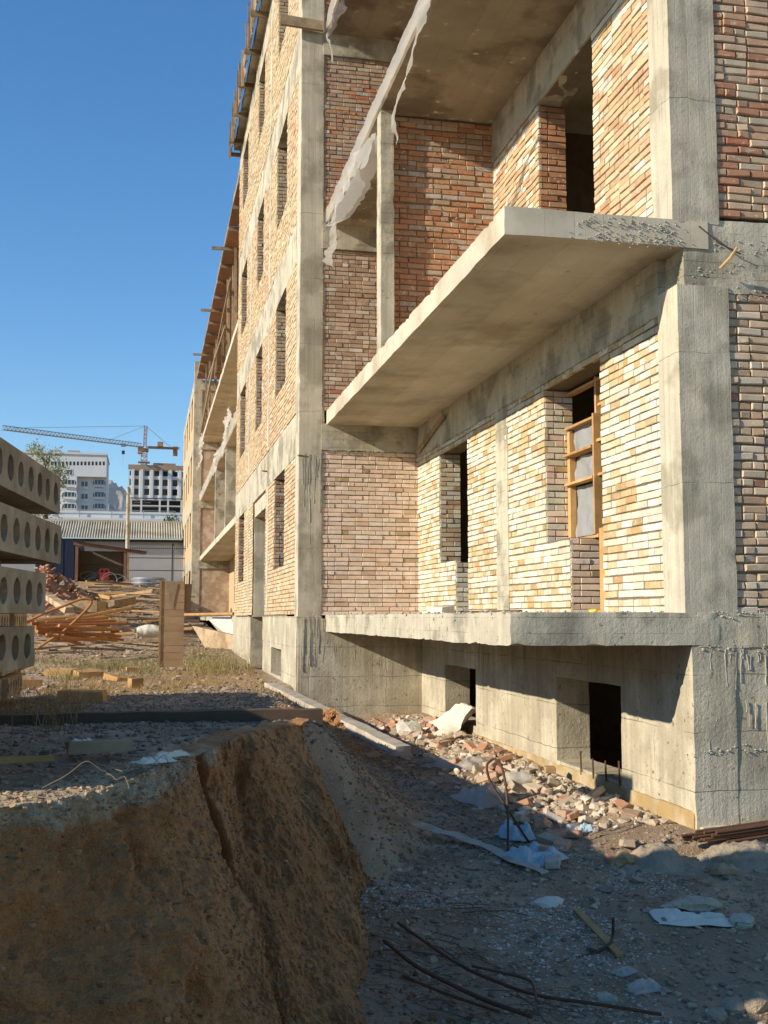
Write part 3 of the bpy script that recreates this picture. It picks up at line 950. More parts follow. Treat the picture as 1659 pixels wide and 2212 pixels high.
for yy in (54.0, 46.7):
    conc('partition_post', (XO + 0.02, yy, 3.70), (XO + 0.5, yy + 0.35, 7.2), 'conc', seg=0.2)
    backing('brick_wall', (0, yy + 0.06, 0), dX, (0, -1, 0), XO + 0.5, XW + 0.1, 3.7, 7.2, [], 0.25, 'bf_x2')
for fl in range(4):
    z0, z1 = L[fl] - (1.0 if fl == 0 else 0), SB[fl] - 0.5
    backing('brick_wall', (XF, 0, 0), dY, (-1, 0, 0), Y4 + 0.5, Y5, z0, z1, [(a, a + 2.0, L[fl] + 1.0, z1) for a in (71.5, 76.0, 80.5, 85.5)], 0.4, 'bf_y')
    conc('concrete_band', (XF - 0.02, Y4 + 0.51, z1), (XF + 0.4, Y5, SB[fl] + 0.25), seg=0.4, amp=0.012)
g = G()
for z in (-0.2, 3.5, 7.2, 10.86, 14.58):
    g.box((XW + 0.4, 34.31, z), (14, Y5, z + 0.22)); g.box((XF + 0.4, Y4 + 0.3, z + 0.01), (XW + 0.39, Y5 - 0.02, z + 0.21))
part('floor_slabs', g, M['conc_slab'], bld)
g = G()
g.box((9.6, 34.3, -2.2), (9.9, Y5, 14.6)); g.box((XF + 0.41, Y5 - 0.3, -1), (9.6, Y5 - 0.02, 14.6))
for y in (74.2, 79.0, 83.6): g.box((XF + 0.42, y, -1), (9.6, y + 0.25, 14.6))
part('inner_walls', g, M['mortar'], bld)
conc('ledge_slab', (XF + 0.05, Y3 + 0.02, -0.13), (XW + 0.1, Y4 + 0.02, 0.045), 'conc', seg=0.3, amp=0.015)
conc('plinth_wall', (XW - 0.4, Y3 + 0.02, -2.0), (XW + 0.1, Y4, -0.15), 'conc_base', seg=0.3)

# roof edge: formwork still in place
for y in np.arange(20.3, 34.2, 1.85):
    g = G(); g.beam((2.18, y, 14.62), (3.4, y, 14.62), 0.06, 0.14, jit=0.008)
    part('formwork_joist', g, M['timber'], bld)
for i, y in enumerate(np.arange(20.2, 34.1, 0.95)):
    g = G()
    z = 14.55 + random.uniform(-0.08, 0.08)
    g.obox((2.30, y + 0.47, z + 0.38), (0.035, 0.92, random.uniform(0.5, 0.72)), (0, random.uniform(-0.06, 0.06), 0), jit=0.01)
    part('formwork_board', g, M['timber'], bld)
    g = G()
    g.beam((2.26, y + random.uniform(0, 0.5), z - 0.15), (2.25, y + random.uniform(0.1, 0.7), z + random.uniform(0.75, 1.15)), 0.05, 0.06, jit=0.004)
    part('formwork_batten', g, M['timber'], bld)
conc('roof_slab', (2.42, 20.1, 14.78), (4.9, 34.3, 14.98), 'conc', seg=0.3, amp=0.012)
for i, y in enumerate(np.arange(34.4, 68.5, 2.3)):
    g = G(); g.obox((3.85, y + 1.13, 14.78), (2.15, 2.2, 0.04), jit=0.01)
    part('formwork_panel', g, M['ply'], bld)
    g = G(); g.beam((2.74 + (0.0 if i % 4 else -0.5), y, 14.68), (4.9, y, 14.68), 0.08, 0.12, jit=0.006)
    part('formwork_joist', g, M['timber'], bld)
    g = G(); g.beam((2.76, y, 14.86), (2.76, y + 2.28, 14.88), 0.05, 0.17, jit=0.01)
    part('formwork_edge', g, M['timber'], bld)
props = []
for i, y in enumerate(np.arange(37, 68, 2.1)):
    x = 3.2 + random.uniform(-0.05, 0.35)
    g = G(); g.beam((x, y, 11.08), (x + random.uniform(-0.1, 0.1), y + random.uniform(-0.2, 0.2), 14.62), 0.09, 0.09, jit=0.006)
    solo('timber_prop', g, M['timber'], 'thin timber prop under the far roof formwork, number %d counted from the nearer end' % (i + 1), 'prop', 'props under the far roof formwork')
for i, (ya, yb, za, zb) in enumerate(((44, 68.5, 13.6, 11.6), (52, 69, 12.9, 11.2), (47, 60, 12.4, 12.9))):
    g = G(); g.beam((3.02, ya, za), (3.0, yb, zb), 0.05, 0.16, jit=0.01)
    solo('brace_board', g, M['timber'], ('long sloping board braced across the props, uppermost', 'lower sloping board braced across the props', 'short board nailed across the props near the middle')[i], 'board')

# board tied across the tall pillar at the top
a, b = atY(607, 42, 19.45), atY(700, 58, 19.45)
g = G(); g.beam(a, b, 0.05, 0.19, jit=0.012)
solo('plank', g, M['timber'], 'weathered plank fixed across the tall pillar near the top of the photo', 'plank')

# small sticks left in the wall joints of the facade
for i, (x, y, X) in enumerate(((655, 985, 2.58), (575, 1018, 2.58))):
    p = atX(x, y, X)
    g = G(); g.beam(p + np.array([-0.10, -0.05, 0]), p + np.array([0.10, 0.15, 0.01]), 0.025, 0.03)
    part('putlog_stick', g, M['timber'], bld)

# --- crude window frame boarded into the ground-floor opening
xf = XW + 0.33
fr = thing('window_frame', 'rough timber window frame with torn plastic in the brick opening above the ledge', 'window frame', (xf, 12.1, 0.93))
def fb(nm, lo, hi, m='timber_new'):
    g = G(); g.box(lo, hi, jit=0.004); part(nm, g, M[m], fr)
fb('stile', (xf - 0.05, 12.88, 0.93), (xf + 0.03, 12.96, 2.30))
fb('stile', (xf - 0.05, 12.03, 0.93), (xf + 0.03, 12.07, 2.82))
fb('stile', (xf - 0.14, 11.90, 0.96), (xf + 0.02, 11.94, 2.36))
fb('stile', (xf - 0.05, 11.24, 0.93), (xf + 0.05, 11.3, 2.82))
for z, o_ in ((0.93, 0.05), (1.62, 0.10), (1.98, 0.11), (2.32, 0.09), (2.76, 0.05)):
    fb('rail', (xf - o_, 11.9 if z > 2.5 else 12.07, z), (xf + 0.03, 12.95, z + 0.032))
for z, o_ in ((1.62, 0.10), (2.02, 0.11), (2.44, 0.09)):
    fb('rail', (xf - o_, 11.3, z), (xf + 0.03, 11.9, z + 0.032))
fb('door_board', (XW + 0.03, 11.25, 0.05), (XW + 0.08, 11.42, 0.98))
fb('loose_panel', (xf - 0.04, 11.32, 1.67), (xf - 0.01, 11.86, 2.0), 'timber')
for za, zb in ((0.98, 1.60), (1.68, 1.96), (2.03, 2.32)):
    n1, n2 = 14, 12
    A, Bq = np.meshgrid(np.linspace(12.08, 12.86, n1), np.linspace(za, zb, n2), indexing='ij')
    P = np.stack([xf + 0.02 + 0.0 * A, A, Bq], -1)
    P[..., 0] += 0.05 * fbm(P.reshape(-1, 3) * 5, 71, 3).reshape(n1, n2)
    g = G(); g.grid(P); part('plastic_pane', g, M['film_thin'], fr, smooth=True)
g = G(); g.box((XW - 0.10, 11.25, 0.055), (XW - 0.05, 11.42, 0.085), jit=0.006)
solo('yellow_packet', g, M['yellow'], 'small yellow packet lying on the ledge below the window frame', 'packet')

# leaning strut under the balcony slab and a loose board on the ledge
g = G(); g.beam(atX(900, 978, 4.72), atX(958, 898, 4.72), 0.035, 0.07, jit=0.003)
solo('strut', g, M['timber'], 'short timber strut slanting in the corner under the balcony slab', 'strut')
for (x0, x1, yy) in ((1000, 1175, 1316),):
    g = G(); g.beam((4.45, 16.6, 0.075), (4.50, 13.1, 0.075), 0.05, 0.04, jit=0.004)
    solo('rod', g, M['rebar'], 'thin dark rod lying along the ledge against the brick wall', 'rod')
g = G(); g.obox((4.15, 15.6, 0.105), (0.24, 0.5, 0.10), (0, 0, 0.2), jit=0.02)
solo('concrete_block', g, M['brick'] if False else M['rubble_white'], 'pale broken block lying on the ledge beside the doorway', 'block')


# --- plastic film on the slab edges
def ribbon(name, pts, w, label, m='film', wav=0.05, axis=(0, 1, 0), n=40, group=None, twist=0.0, edge=0.25):
    pts = np.array(pts, float)
    t = np.linspace(0, 1, len(pts)); tt = np.linspace(0, 1, n)
    c = np.stack([np.interp(tt, t, pts[:, i]) for i in range(3)], -1)
    kk = np.ones(5) / 5
    c[2:-2] = np.stack([np.convolve(c[:, i], kk, 'valid') for i in range(3)], -1)
    ww = np.interp(tt, np.linspace(0, 1, len(w)), w)
    m_ = 7
    P = np.zeros((n, m_, 3))
    ax0 = np.array(axis, float)
    for j in range(m_):
        s = j / (m_ - 1) - 0.5
        rag = 1 + edge * fbm(np.stack([tt * 14, tt * 0 + j * 3, tt * 0], -1), 77, 3) * (abs(s) > 0.4)
        P[:, j] = c + ax0 * (ww * s * rag)[:, None]
    q = P.reshape(-1, 3)
    q[:, 0] += wav * fbm(q * 4, 81, 3); q[:, 1] += 0.5 * wav * fbm(q * 4, 85, 3); q[:, 2] += 0.3 * wav * fbm(q * 3, 88, 2)
    g = G(); g.grid(q.reshape(P.shape))
    return solo(name, g, M[m], label, 'plastic', group, smooth=True)


ed = [(XO - 0.035, y, 7.31) for y in np.linspace(19.55, 9.4, 14)]
ribbon('plastic_film', ed, [0.27] * 14, 'white plastic film wrapped along the edge of the second balcony slab', axis=(0.0, 0, 1), n=160, wav=0.02, edge=0.15)
ribbon('plastic_film', [atX(928, -10, 3.03), atX(905, 60, 3.03), atX(875, 170, 3.04), atX(857, 260, 3.05), atX(850, 300, 3.06)], [0.42, 0.24, 0.22, 0.2, 0.34],
       'long white plastic strip dangling beside the partition post', axis=(0.3, 0.95, 0), wav=0.10, edge=0.45)
ribbon('plastic_film', [atX(812, 290, 3.08), atX(790, 330, 3.06), atX(762, 360, 3.05), atX(735, 430, 3.05), atX(712, 480, 3.05)], [0.1, 0.45, 0.4, 0.25, 0.15],
       'torn white plastic hanging under the slab edge left of the partition post', axis=(0, 0.75, -0.6), wav=0.08, edge=0.45)
ribbon('plastic_film', [(3.25, 15.1, 7.15), (3.2, 16.2, 6.95), (3.15, 17.4, 6.8), (3.12, 18.6, 6.85), (3.1, 19.3, 7.1)], [0.1, 0.4, 0.55, 0.4, 0.1],
       'sagging milky plastic sheet under the second slab behind the partition post', m='film_thin', axis=(0.85, 0, 0.4), wav=0.1, edge=0.5)
ribbon('plastic_film', [atX(722, 478, 3.0), atX(718, 510, 3.0), atX(715, 545, 3.0), atX(712, 575, 3.0)], [0.12, 0.28, 0.34, 0.42],
       'white plastic tail hanging by the tall pillar under the second slab', axis=(0.5, 0.8, 0), wav=0.08, edge=0.6)
ribbon('plastic_film', [(XO - 0.03, y, 11.0) for y in np.linspace(19.5, 17.2, 6)], [0.34] * 6, 'white plastic film along the edge of the top balcony slab', axis=(0.05, 0, 1), wav=0.06, edge=0.5)
ribbon('plastic_film', [atX(742, 0, 3.0), atX(728, 35, 3.0), atX(708, 80, 3.0), atX(712, 105, 3.0), atX(714, 132, 3.0)], [0.4, 0.35, 0.2, 0.22, 0.12],
       'white plastic tail hanging from the top balcony slab', axis=(0.3, 0.9, 0), wav=0.1, edge=0.45)
ribbon('plastic_film', [(3.02, y, 7.34) for y in np.linspace(36, 68.8, 14)], [0.4] * 14, 'white plastic film along the slab edge of the far loggia', axis=(0, 0, 1), n=80, wav=0.08, edge=0.6)
ribbon('plastic_film', [(2.95, 42.5, 7.9), (2.95, 44.5, 7.5), (2.9, 46, 6.7)], [0.4, 0.8, 0.4], 'bunched white plastic on the slab edge of the far loggia, nearer lump', axis=(0, 0.6, 0.8), wav=0.2, edge=0.6)
ribbon('plastic_film', [(2.98, 51, 7.6), (2.98, 52.0, 7.2), (2.97, 52.6, 6.7)], [0.2, 0.4, 0.2], 'bunched white plastic on the slab edge of the far loggia, farther lump', axis=(0, 0.6, 0.8), wav=0.2, edge=0.6)
ribbon('plastic_film', [(2.98, 66.5, 10.9), (2.95, 67.6, 9.9), (2.95, 68, 8.9)], [1.0, 0.9, 0.3], 'white plastic tail hanging from the upper slab beside the far pillar', axis=(0, 1, 0), wav=0.3, edge=0.45)

# --- mortar runs and splashes on the raw concrete
def drips(parent, plane, u0, u1, ztop, n, lmin, lmax, off, rad=(0.002, 0.006), zj=0.05):
    g = G()
    for i in range(n):
        u = random.uniform(u0, u1); z = ztop + random.uniform(-zj, zj) ; Ln = random.uniform(lmin, lmax) * random.random() ** 0.6
        r = random.uniform(*rad)
        m = 7
        zz_ = np.linspace(z, z - Ln, m)
        uu = u + np.cumsum(np.random.default_rng(i).normal(0, 0.004, m))
        rr_ = r * (0.7 + 0.6 * np.random.default_rng(i + 99).random(m)); rr_[-1] *= 1.3
        p = np.stack([uu, np.full(m, off), zz_], -1) if plane == 'Y' else np.stack([np.full(m, off), uu, zz_], -1)
        g.tube(p, rr_, 5)
    part('mortar_runs', g, M['drip'], parent, smooth=True, kind='stuff')


drips(bld, 'Y', 4.95, 7.5, -0.30, 42, 0.1, 0.42, Y1 + 0.012)
drips(bld, 'Y', 4.98, 7.5, -0.78, 34, 0.2, 0.9, Y1 + 0.012)
drips(bld, 'Y', 2.75, 4.6, -0.45, 18, 0.15, 0.8, Y2 - 0.080, (0.0015, 0.003))
drips(bld, 'Y', 2.68, 3.05, 0.0, 16, 0.2, 1.1, Y2 - 0.095)
drips(bld, 'X', 12.9, 16.1, -0.3, 26, 0.2, 1.0, XB - 0.003, (0.0015, 0.004))
drips(bld, 'Y', 2.66, 3.0, 2.9, 18, 0.3, 2.0, Y2 - 0.033, (0.002, 0.005))
drips(bld, 'Y', 5.33, 5.42, 2.9, 16, 0.2, 2.6, 9.415, (0.004, 0.009), zj=0.9)
# ragged mortar lumps along joints
def lumps(cen, n, spread, size, m, parent, name='mortar_lumps'):
    """Many small irregular lumps joined as one part."""
    C = np.array(cen)[RNG.integers(0, len(cen), n)] + RNG.normal(0, 1, (n, 3)) * np.array(spread)
    s = size * (0.4 + RNG.random((n, 1, 1)) * 1.2)
    V = ICO[None] * s * (0.7 + 0.6 * RNG.random((n, 12, 1))) * np.array([1, 1, 0.7]) + C[:, None]
    g = G(); g.add(V.reshape(-1, 3), (ICOF[None] + 12 * np.arange(n)[:, None, None]).reshape(-1, 3))
    return part(name, g, M[m], parent, kind='stuff')


ph = (1 + 5 ** 0.5) / 2
ICO = np.array([(-1, ph, 0), (1, ph, 0), (-1, -ph, 0), (1, -ph, 0), (0, -1, ph), (0, 1, ph), (0, -1, -ph), (0, 1, -ph), (ph, 0, -1), (ph, 0, 1), (-ph, 0, -1), (-ph, 0, 1)]) / 1.9
ICOF = np.array([(0, 11, 5), (0, 5, 1), (0, 1, 7), (0, 7, 10), (0, 10, 11), (1, 5, 9), (5, 11, 4), (11, 10, 2), (10, 7, 6), (7, 1, 8),
                 (3, 9, 4), (3, 4, 2), (3, 2, 6), (3, 6, 8), (3, 8, 9), (4, 9, 5), (2, 4, 11), (6, 2, 10), (8, 6, 7), (9, 8, 1)])
lumps([(x, Y1 + 0.02, z) for x in np.arange(4.95, 7.2, 0.06) for z in (3.06, 3.25, 3.5)], 420, (0.05, 0.006, 0.035), 0.009, 'drip', bld)
lumps([(x, Y1 + 0.01, z) for x in np.arange(4.9, 7.2, 0.06) for z in (0.03, -0.28, -1.2)], 330, (0.05, 0.006, 0.02), 0.009, 'drip', bld)
lumps([(x, Y1 - 0.005, z) for x in np.arange(3.9, 4.8, 0.05) for z in (3.5, 3.62)], 300, (0.09, 0.003, 0.03), 0.007, 'drip', bld)
lumps([(x, Y2 - 0.05, 2.99) for x in np.arange(3.05, 4.8, 0.05)], 120, (0.03, 0.006, 0.015), 0.010, 'drip', bld)
lumps([(XW - 0.02, y, 2.90) for y in np.arange(9.8, 19.5, 0.08)], 240, (0.01, 0.05, 0.025), 0.011, 'drip', bld)
lumps([(x, 9.41, z) for x in np.arange(5.3, 6.9, 0.1) for z in np.arange(0.1, 7.0, 0.079)], 700, (0.05, 0.006, 0.01), 0.007, 'drip', bld)
lumps([(x, 14.93, z) for x in np.arange(3.3, 4.8, 0.1) for z in np.arange(3.8, 7.0, 0.079)], 420, (0.05, 0.006, 0.01), 0.008, 'drip', bld)
lumps([(3.4, y, 0.05) for y in np.arange(9.5, 19.5, 0.1)] + [(4.3, y, 0.05) for y in np.arange(9.5, 19.5, 0.1)], 500, (0.3, 0.1, 0.004), 0.014, 'drip', bld)

# bent ends of bars and wires
for i, (pts, r, nm) in enumerate((
        ([atY(1555, 580, 9.28), atY(1578, 556, 9.2), atY(1592, 535, 9.22)], 0.013, 'stick'),
        ([(5.0, 9.3, 3.66), (5.2, 9.28, 3.5), (5.42, 9.3, 3.42)], 0.007, 'wire'),
        ([(5.6, 9.26, 3.05), (5.9, 9.2, 2.98), (6.6, 9.25, 3.02)], 0.012, 'bar'))):
    g = G(); g.tube(pts, r, 6)
    part('bar_end' if i else 'wood_splinter', g, M['timber_new' if i == 0 else 'rebar'], bld)
for y, t_ in ((11.3, -1.52), (11.65, -1.54), (12.0, -1.5), (10.95, -1.48)):
    g = G(); g.tube([(XB - 0.02, y, -1.76), (XB - 0.025, y, t_)], 0.010, 6)
    part('starter_bar', g, M['rebar'], bld)
# ------------------------------------------------------------------ hollow-core slabs
def hit(x, y, lo=3.6, hi=110.0):
    """Where the ground lies behind a point of the view."""
    d = ray(x, y)
    Ys = np.concatenate([np.arange(lo, 25, 0.03), np.arange(25, hi, 0.15)])
    P = d[None] * (Ys / d[1])[:, None]
    b = P[:, 2] - gz(P[:, 0], P[:, 1])
    i = np.argmax(b < 0)
    return P[i]


def hollow(g, org, u, length, width, th=0.22, nh=6, r=0.066, depth=2.5, jit=0.004):
    """Hollow-core slab: end face at org (far top corner), width along u, body runs along v."""
    org = np.array(org, float); u = np.array(u, float); u /= np.linalg.norm(u)
    v = np.array([u[1], -u[0], 0.0])          # body direction
    if v[0] > 0: v = -v
    z = np.array([0, 0, 1.0])
    P = lambda a, h, d_: org + u * a + z * h + v * d_
    cw = width / nh
    m = 20
    for i in range(nh):
        ca = (i + 0.5) * cw; ch = -th / 2
        ang = np.arange(m) / m * 2 * math.pi + math.pi / 4
        circ = np.stack([np.cos(ang) * r, np.sin(ang) * r], -1) * (1 + RNG.normal(0, 0.035, (m, 1))) + RNG.normal(0, 0.004, 2)
        sq = np.stack([np.cos(ang), np.sin(ang)], -1)
        sq = sq / np.abs(sq).max(1)[:, None] * np.array([cw / 2, th / 2])
        V = [P(ca + q[0], ch + q[1], 0) for q in sq] + [P(ca + q[0], ch + q[1], 0.004) for q in circ] + [P(ca + q[0] * 0.98, ch + q[1] * 0.98, depth) for q in circ]
        F = []
        for k_ in range(m):
            k2 = (k_ + 1) % m
            F.append([k_, k2, m + k2, m + k_]); F.append([m + k_, m + k2, 2 * m + k2, 2 * m + k_])
        b0 = g.n
        g.add(V, F)
        g.f.append(np.array([[b0 + 2 * m + k_ for k_ in range(m)]]))
    c = [P(0, 0, 0), P(width, 0, 0), P(width, -th, 0), P(0, -th, 0), P(0, 0, length), P(width, 0, length), P(width, -th, length), P(0, -th, length)]
    g.add(c, [[0, 1, 5, 4], [2, 3, 7, 6], [1, 2, 6, 5], [3, 0, 4, 7], [4, 5, 6, 7]])
    return g


stackspec = [((131, 1032), 6.65, 'topmost grey hollow-core slab of the stack at the left edge'),
             ((133, 1137), 6.45, 'second hollow-core slab from the top of the stack at the left edge'),
             ((100, 1239), 6.12, 'third hollow-core slab from the top of the stack at the left edge'),
             ((75, 1352), 6.10, 'lowest hollow-core slab of the stack at the left edge')]
zprev = None
for i, ((x, y), dep, lab) in enumerate(stackspec):
    d_ = ray(x, y); o_ = d_ * dep / (d_ @ FW)
    g = G(); hollow(g, o_, (-0.105 - 0.02 * i, -0.994, 0), 5.6, 1.62, nh=7)
    solo('hollow_core_slab', g, M['precast'], lab, 'slab', 'hollow-core slabs in the stack')
    if i < 3:
        nx = ray(*stackspec[i + 1][0]) * stackspec[i + 1][1] / (ray(*stackspec[i + 1][0]) @ FW)
        for k_, (xx, yy) in enumerate(((-0.80, o_[1] - 0.42), (-5.0, o_[1] - 0.75))):
            g = G(); g.box((xx - 0.07, yy - (0.04 if k_ == 0 else 0.6), nx[2] + 0.001), (xx + 0.02, yy + (0.06 if k_ == 0 else 0.6), o_[2] - 0.221))
            solo('timber_spacer', g, M['timber_new'], ('small pale timber spacer under the %s slab of the left stack' if k_ == 0 else 'timber bearer at the far end under the %s slab of the left stack') % ('topmost', 'second', 'third')[i], 'spacer', 'spacers in the slab stack')
    else:
        zb = o_[2] - 0.221
for xx in (-1.35, -5.0):
    g = G(); g.box((xx - 0.2, 4.75, gz1(xx, 5.4) - 0.12), (xx + 0.2, 6.1, zb), jit=0.006)
    solo('bearer_block', g, M['precast'], 'concrete bearer under the slab stack at the left edge, %s' % ('nearer the slab ends' if xx > -2 else 'at the far end'), 'block')
# lower stack, unseen, added behind the first to shade the gravel and pit
st = thing('shade_slab_stack', 'unseen lower stack of hollow-core slabs added for shade behind the first stack', 'shade blocker', (-4.3, 11.5, gz1(-4.3, 11.5)))
for k_ in range(5):
    for j_ in range(6):
        g = G(); hollow(g, (-1.5 - 0.06 * ((k_ * 7 + j_ * 3) % 4), 8.45 + 1.53 * j_, 0.32 - 0.25 * k_), (0, -1, 0), 5.6, 1.5, nh=6)
        part('slab', g, M['precast'], st)
g = G()
for xx in (-2.2, -6.2): g.box((xx - 0.15, 6.95, gz1(-4, 11) - 0.25), (xx + 0.15, 16.1, -0.9))
part('bearer', g, M['precast'], st)
tr = thing('trestle', 'unseen low timber trestle added on the stacked slabs for its shadow', 'trestle', (-1.9, 9.6, 0.32))  # out of view, added to cast a board-and-legs shadow on the plinth
g = G(); g.box((-2.1, 9.02, 1.0), (-1.75, 9.88, 1.24)); part('top_board', g, M['timber'], tr)
for yy in (9.05, 9.83):
    g = G(); g.box((-1.98, yy - 0.02, 0.321), (-1.93, yy + 0.03, 1.02)); part('leg', g, M['timber'], tr)

# ------------------------------------------------------------------ stones and gravel (uncountable)
def stones(name, X, Y, size, cols, flat=0.6, lift=0.2, sm=0.42, label=None, zf=None):
    n = len(X)
    s = size * np.minimum(np.exp(RNG.normal(0, sm, n)), 2.4)
    V = ICO[None] * (0.5 + 0.9 * RNG.random((n, 12, 1)))
    V = V * np.stack([0.7 + 0.6 * RNG.random(n), 0.7 + 0.6 * RNG.random(n), np.full(n, flat) * (0.7 + 0.5 * RNG.random(n))], -1)[:, None]
    a = RNG.random(n) * 6.28
    ca, sa = np.cos(a), np.sin(a)
    x = V[..., 0] * ca[:, None] - V[..., 1] * sa[:, None]; y = V[..., 0] * sa[:, None] + V[..., 1] * ca[:, None]
    V = np.stack([x, y, V[..., 2]], -1) * s[:, None, None]
    Z = gz(X, Y) if zf is None else zf
    V = V + np.stack([X, Y, Z + lift * s], -1)[:, None]
    g = G()
    g.add(V.reshape(-1, 3), (ICOF[None] + 12 * np.arange(n)[:, None, None]).reshape(-1, 3), np.repeat(cols, 12, 0))
    return solo(name, g, M['stone'], label, 'stones', kind='stuff')


def gcol(n, a, b, v=0.15):
    t = RNG.random((n, 1))
    return np.clip((np.array(a) * (1 - t) + np.array(b) * t) * (1 + RNG.normal(0, v, (n, 1))), 0.02, 0.8)


# pit floor and slope
n = 9000
n = 16000
X = RNG.uniform(0.9, 5.6, n); Y = 5.0 + 15 * RNG.random(n) ** 1.6
k_ = (X > np.interp(Y, XE_Y, XE_X) + 0.3) & ~((X > 4.7) & (Y > 9.2))
X, Y = X[k_], Y[k_]
stones('gravel', X, Y, 0.0095, gcol(len(X), (0.22, 0.14, 0.078), (0.42, 0.295, 0.18)), label='loose gravel over the pit floor and the slope')
# lime and plaster crumbs, in drifts
n = 24000
X = RNG.uniform(1.3, 5.4, n); Y = RNG.uniform(5.2, 9.0, n)
dn = fbm(np.stack([X * 1.1, Y * 1.1, X * 0], -1), 91, 3) + 0.35 * np.exp(-((X - 3.6) ** 2 / 0.6 + (Y - 6.7) ** 2 / 0.5)) + 0.25 * np.exp(-((X - 2.6) ** 2 / 0.25 + (Y - 7.3) ** 2 / 0.3))
k_ = dn + RNG.normal(0, 0.10, n) > 0.24
X, Y = X[k_], Y[k_]
stones('plaster_crumbs', X, Y, 0.0062, gcol(len(X), (0.46, 0.41, 0.34), (0.62, 0.57, 0.48), 0.1), flat=0.5, label='white plaster crumbs scattered over the pit floor')
n = 260
X = RNG.uniform(1.5, 5.2, n); Y = RNG.uniform(5.3, 9.2, n)
stones('cobbles', X, Y, 0.024, gcol(n, (0.20, 0.145, 0.095), (0.38, 0.285, 0.195)), label='fist-sized stones strewn over the pit floor')
# bank top gravel
n = 14000
X = RNG.uniform(-1.6, 2.4, n); Y = 5.0 + 15 * RNG.random(n) ** 1.2
k_ = X < np.interp(Y, XE_Y, XE_X) + 0.1
X, Y = X[k_], Y[k_]
cg = gcol(len(X), (0.15, 0.115, 0.075), (0.34, 0.27, 0.19)); cg = np.where((Y < 6.4)[:, None], gcol(len(X), (0.27, 0.175, 0.095), (0.42, 0.29, 0.175)), cg)
stones('gravel', X, Y, 0.0115, cg, label='dark crushed stone on top of the earth bank')
# crumbs along the sunlit lip of the bank, and pebbles in the cut face
B0 = BANK_TOP.reshape(-1, 3)
sel = B0[(B0[:, 1] < 6.3) & (B0[:, 1] > 3.7) & (np.abs(T_f := T_.reshape(-1)) < 0.16)] if False else B0[(B0[:, 1] < 6.2) & (B0[:, 1] > 3.7) & (B0[:, 2] > -0.82)]
idx = RNG.integers(0, len(sel), 2600)
p = sel[idx] + RNG.normal(0, 0.012, (2600, 3)) * np.array([1, 1, 0])
stones('soil_crumbs', p[:, 0], p[:, 1], 0.006, gcol(2600, (0.30, 0.19, 0.10), (0.44, 0.31, 0.19)), label='pale crumbled soil along the lip of the earth bank', zf=p[:, 2], lift=0.3, sm=0.6)
sel = B0[(B0[:, 2] < -0.85)]
idx = RNG.integers(0, len(sel), 5000)
p = sel[idx]
stones('pebbles', p[:, 0], p[:, 1], 0.0075, gcol(5000, (0.22, 0.10, 0.04), (0.36, 0.20, 0.10)), label='pebbles set in the cut face of the earth bank', zf=p[:, 2], lift=0.0, sm=0.5)
# debris ground beyond the bank
n = 7000
X = RNG.uniform(-5.5, 2.4, n); Y = RNG.uniform(17, 64, n)
stones('rubble_chips', X, Y, 0.030, gcol(n, (0.22, 0.155, 0.095), (0.40, 0.30, 0.20)), label='broken chips covering the ground behind the bank', sm=0.6)

# ------------------------------------------------------------------ bricks lying about
RUB = [(0.50, 0.40, 0.28), (0.44, 0.29, 0.19), (0.52, 0.44, 0.36), (0.46, 0.24, 0.14), (0.40, 0.30, 0.20)]


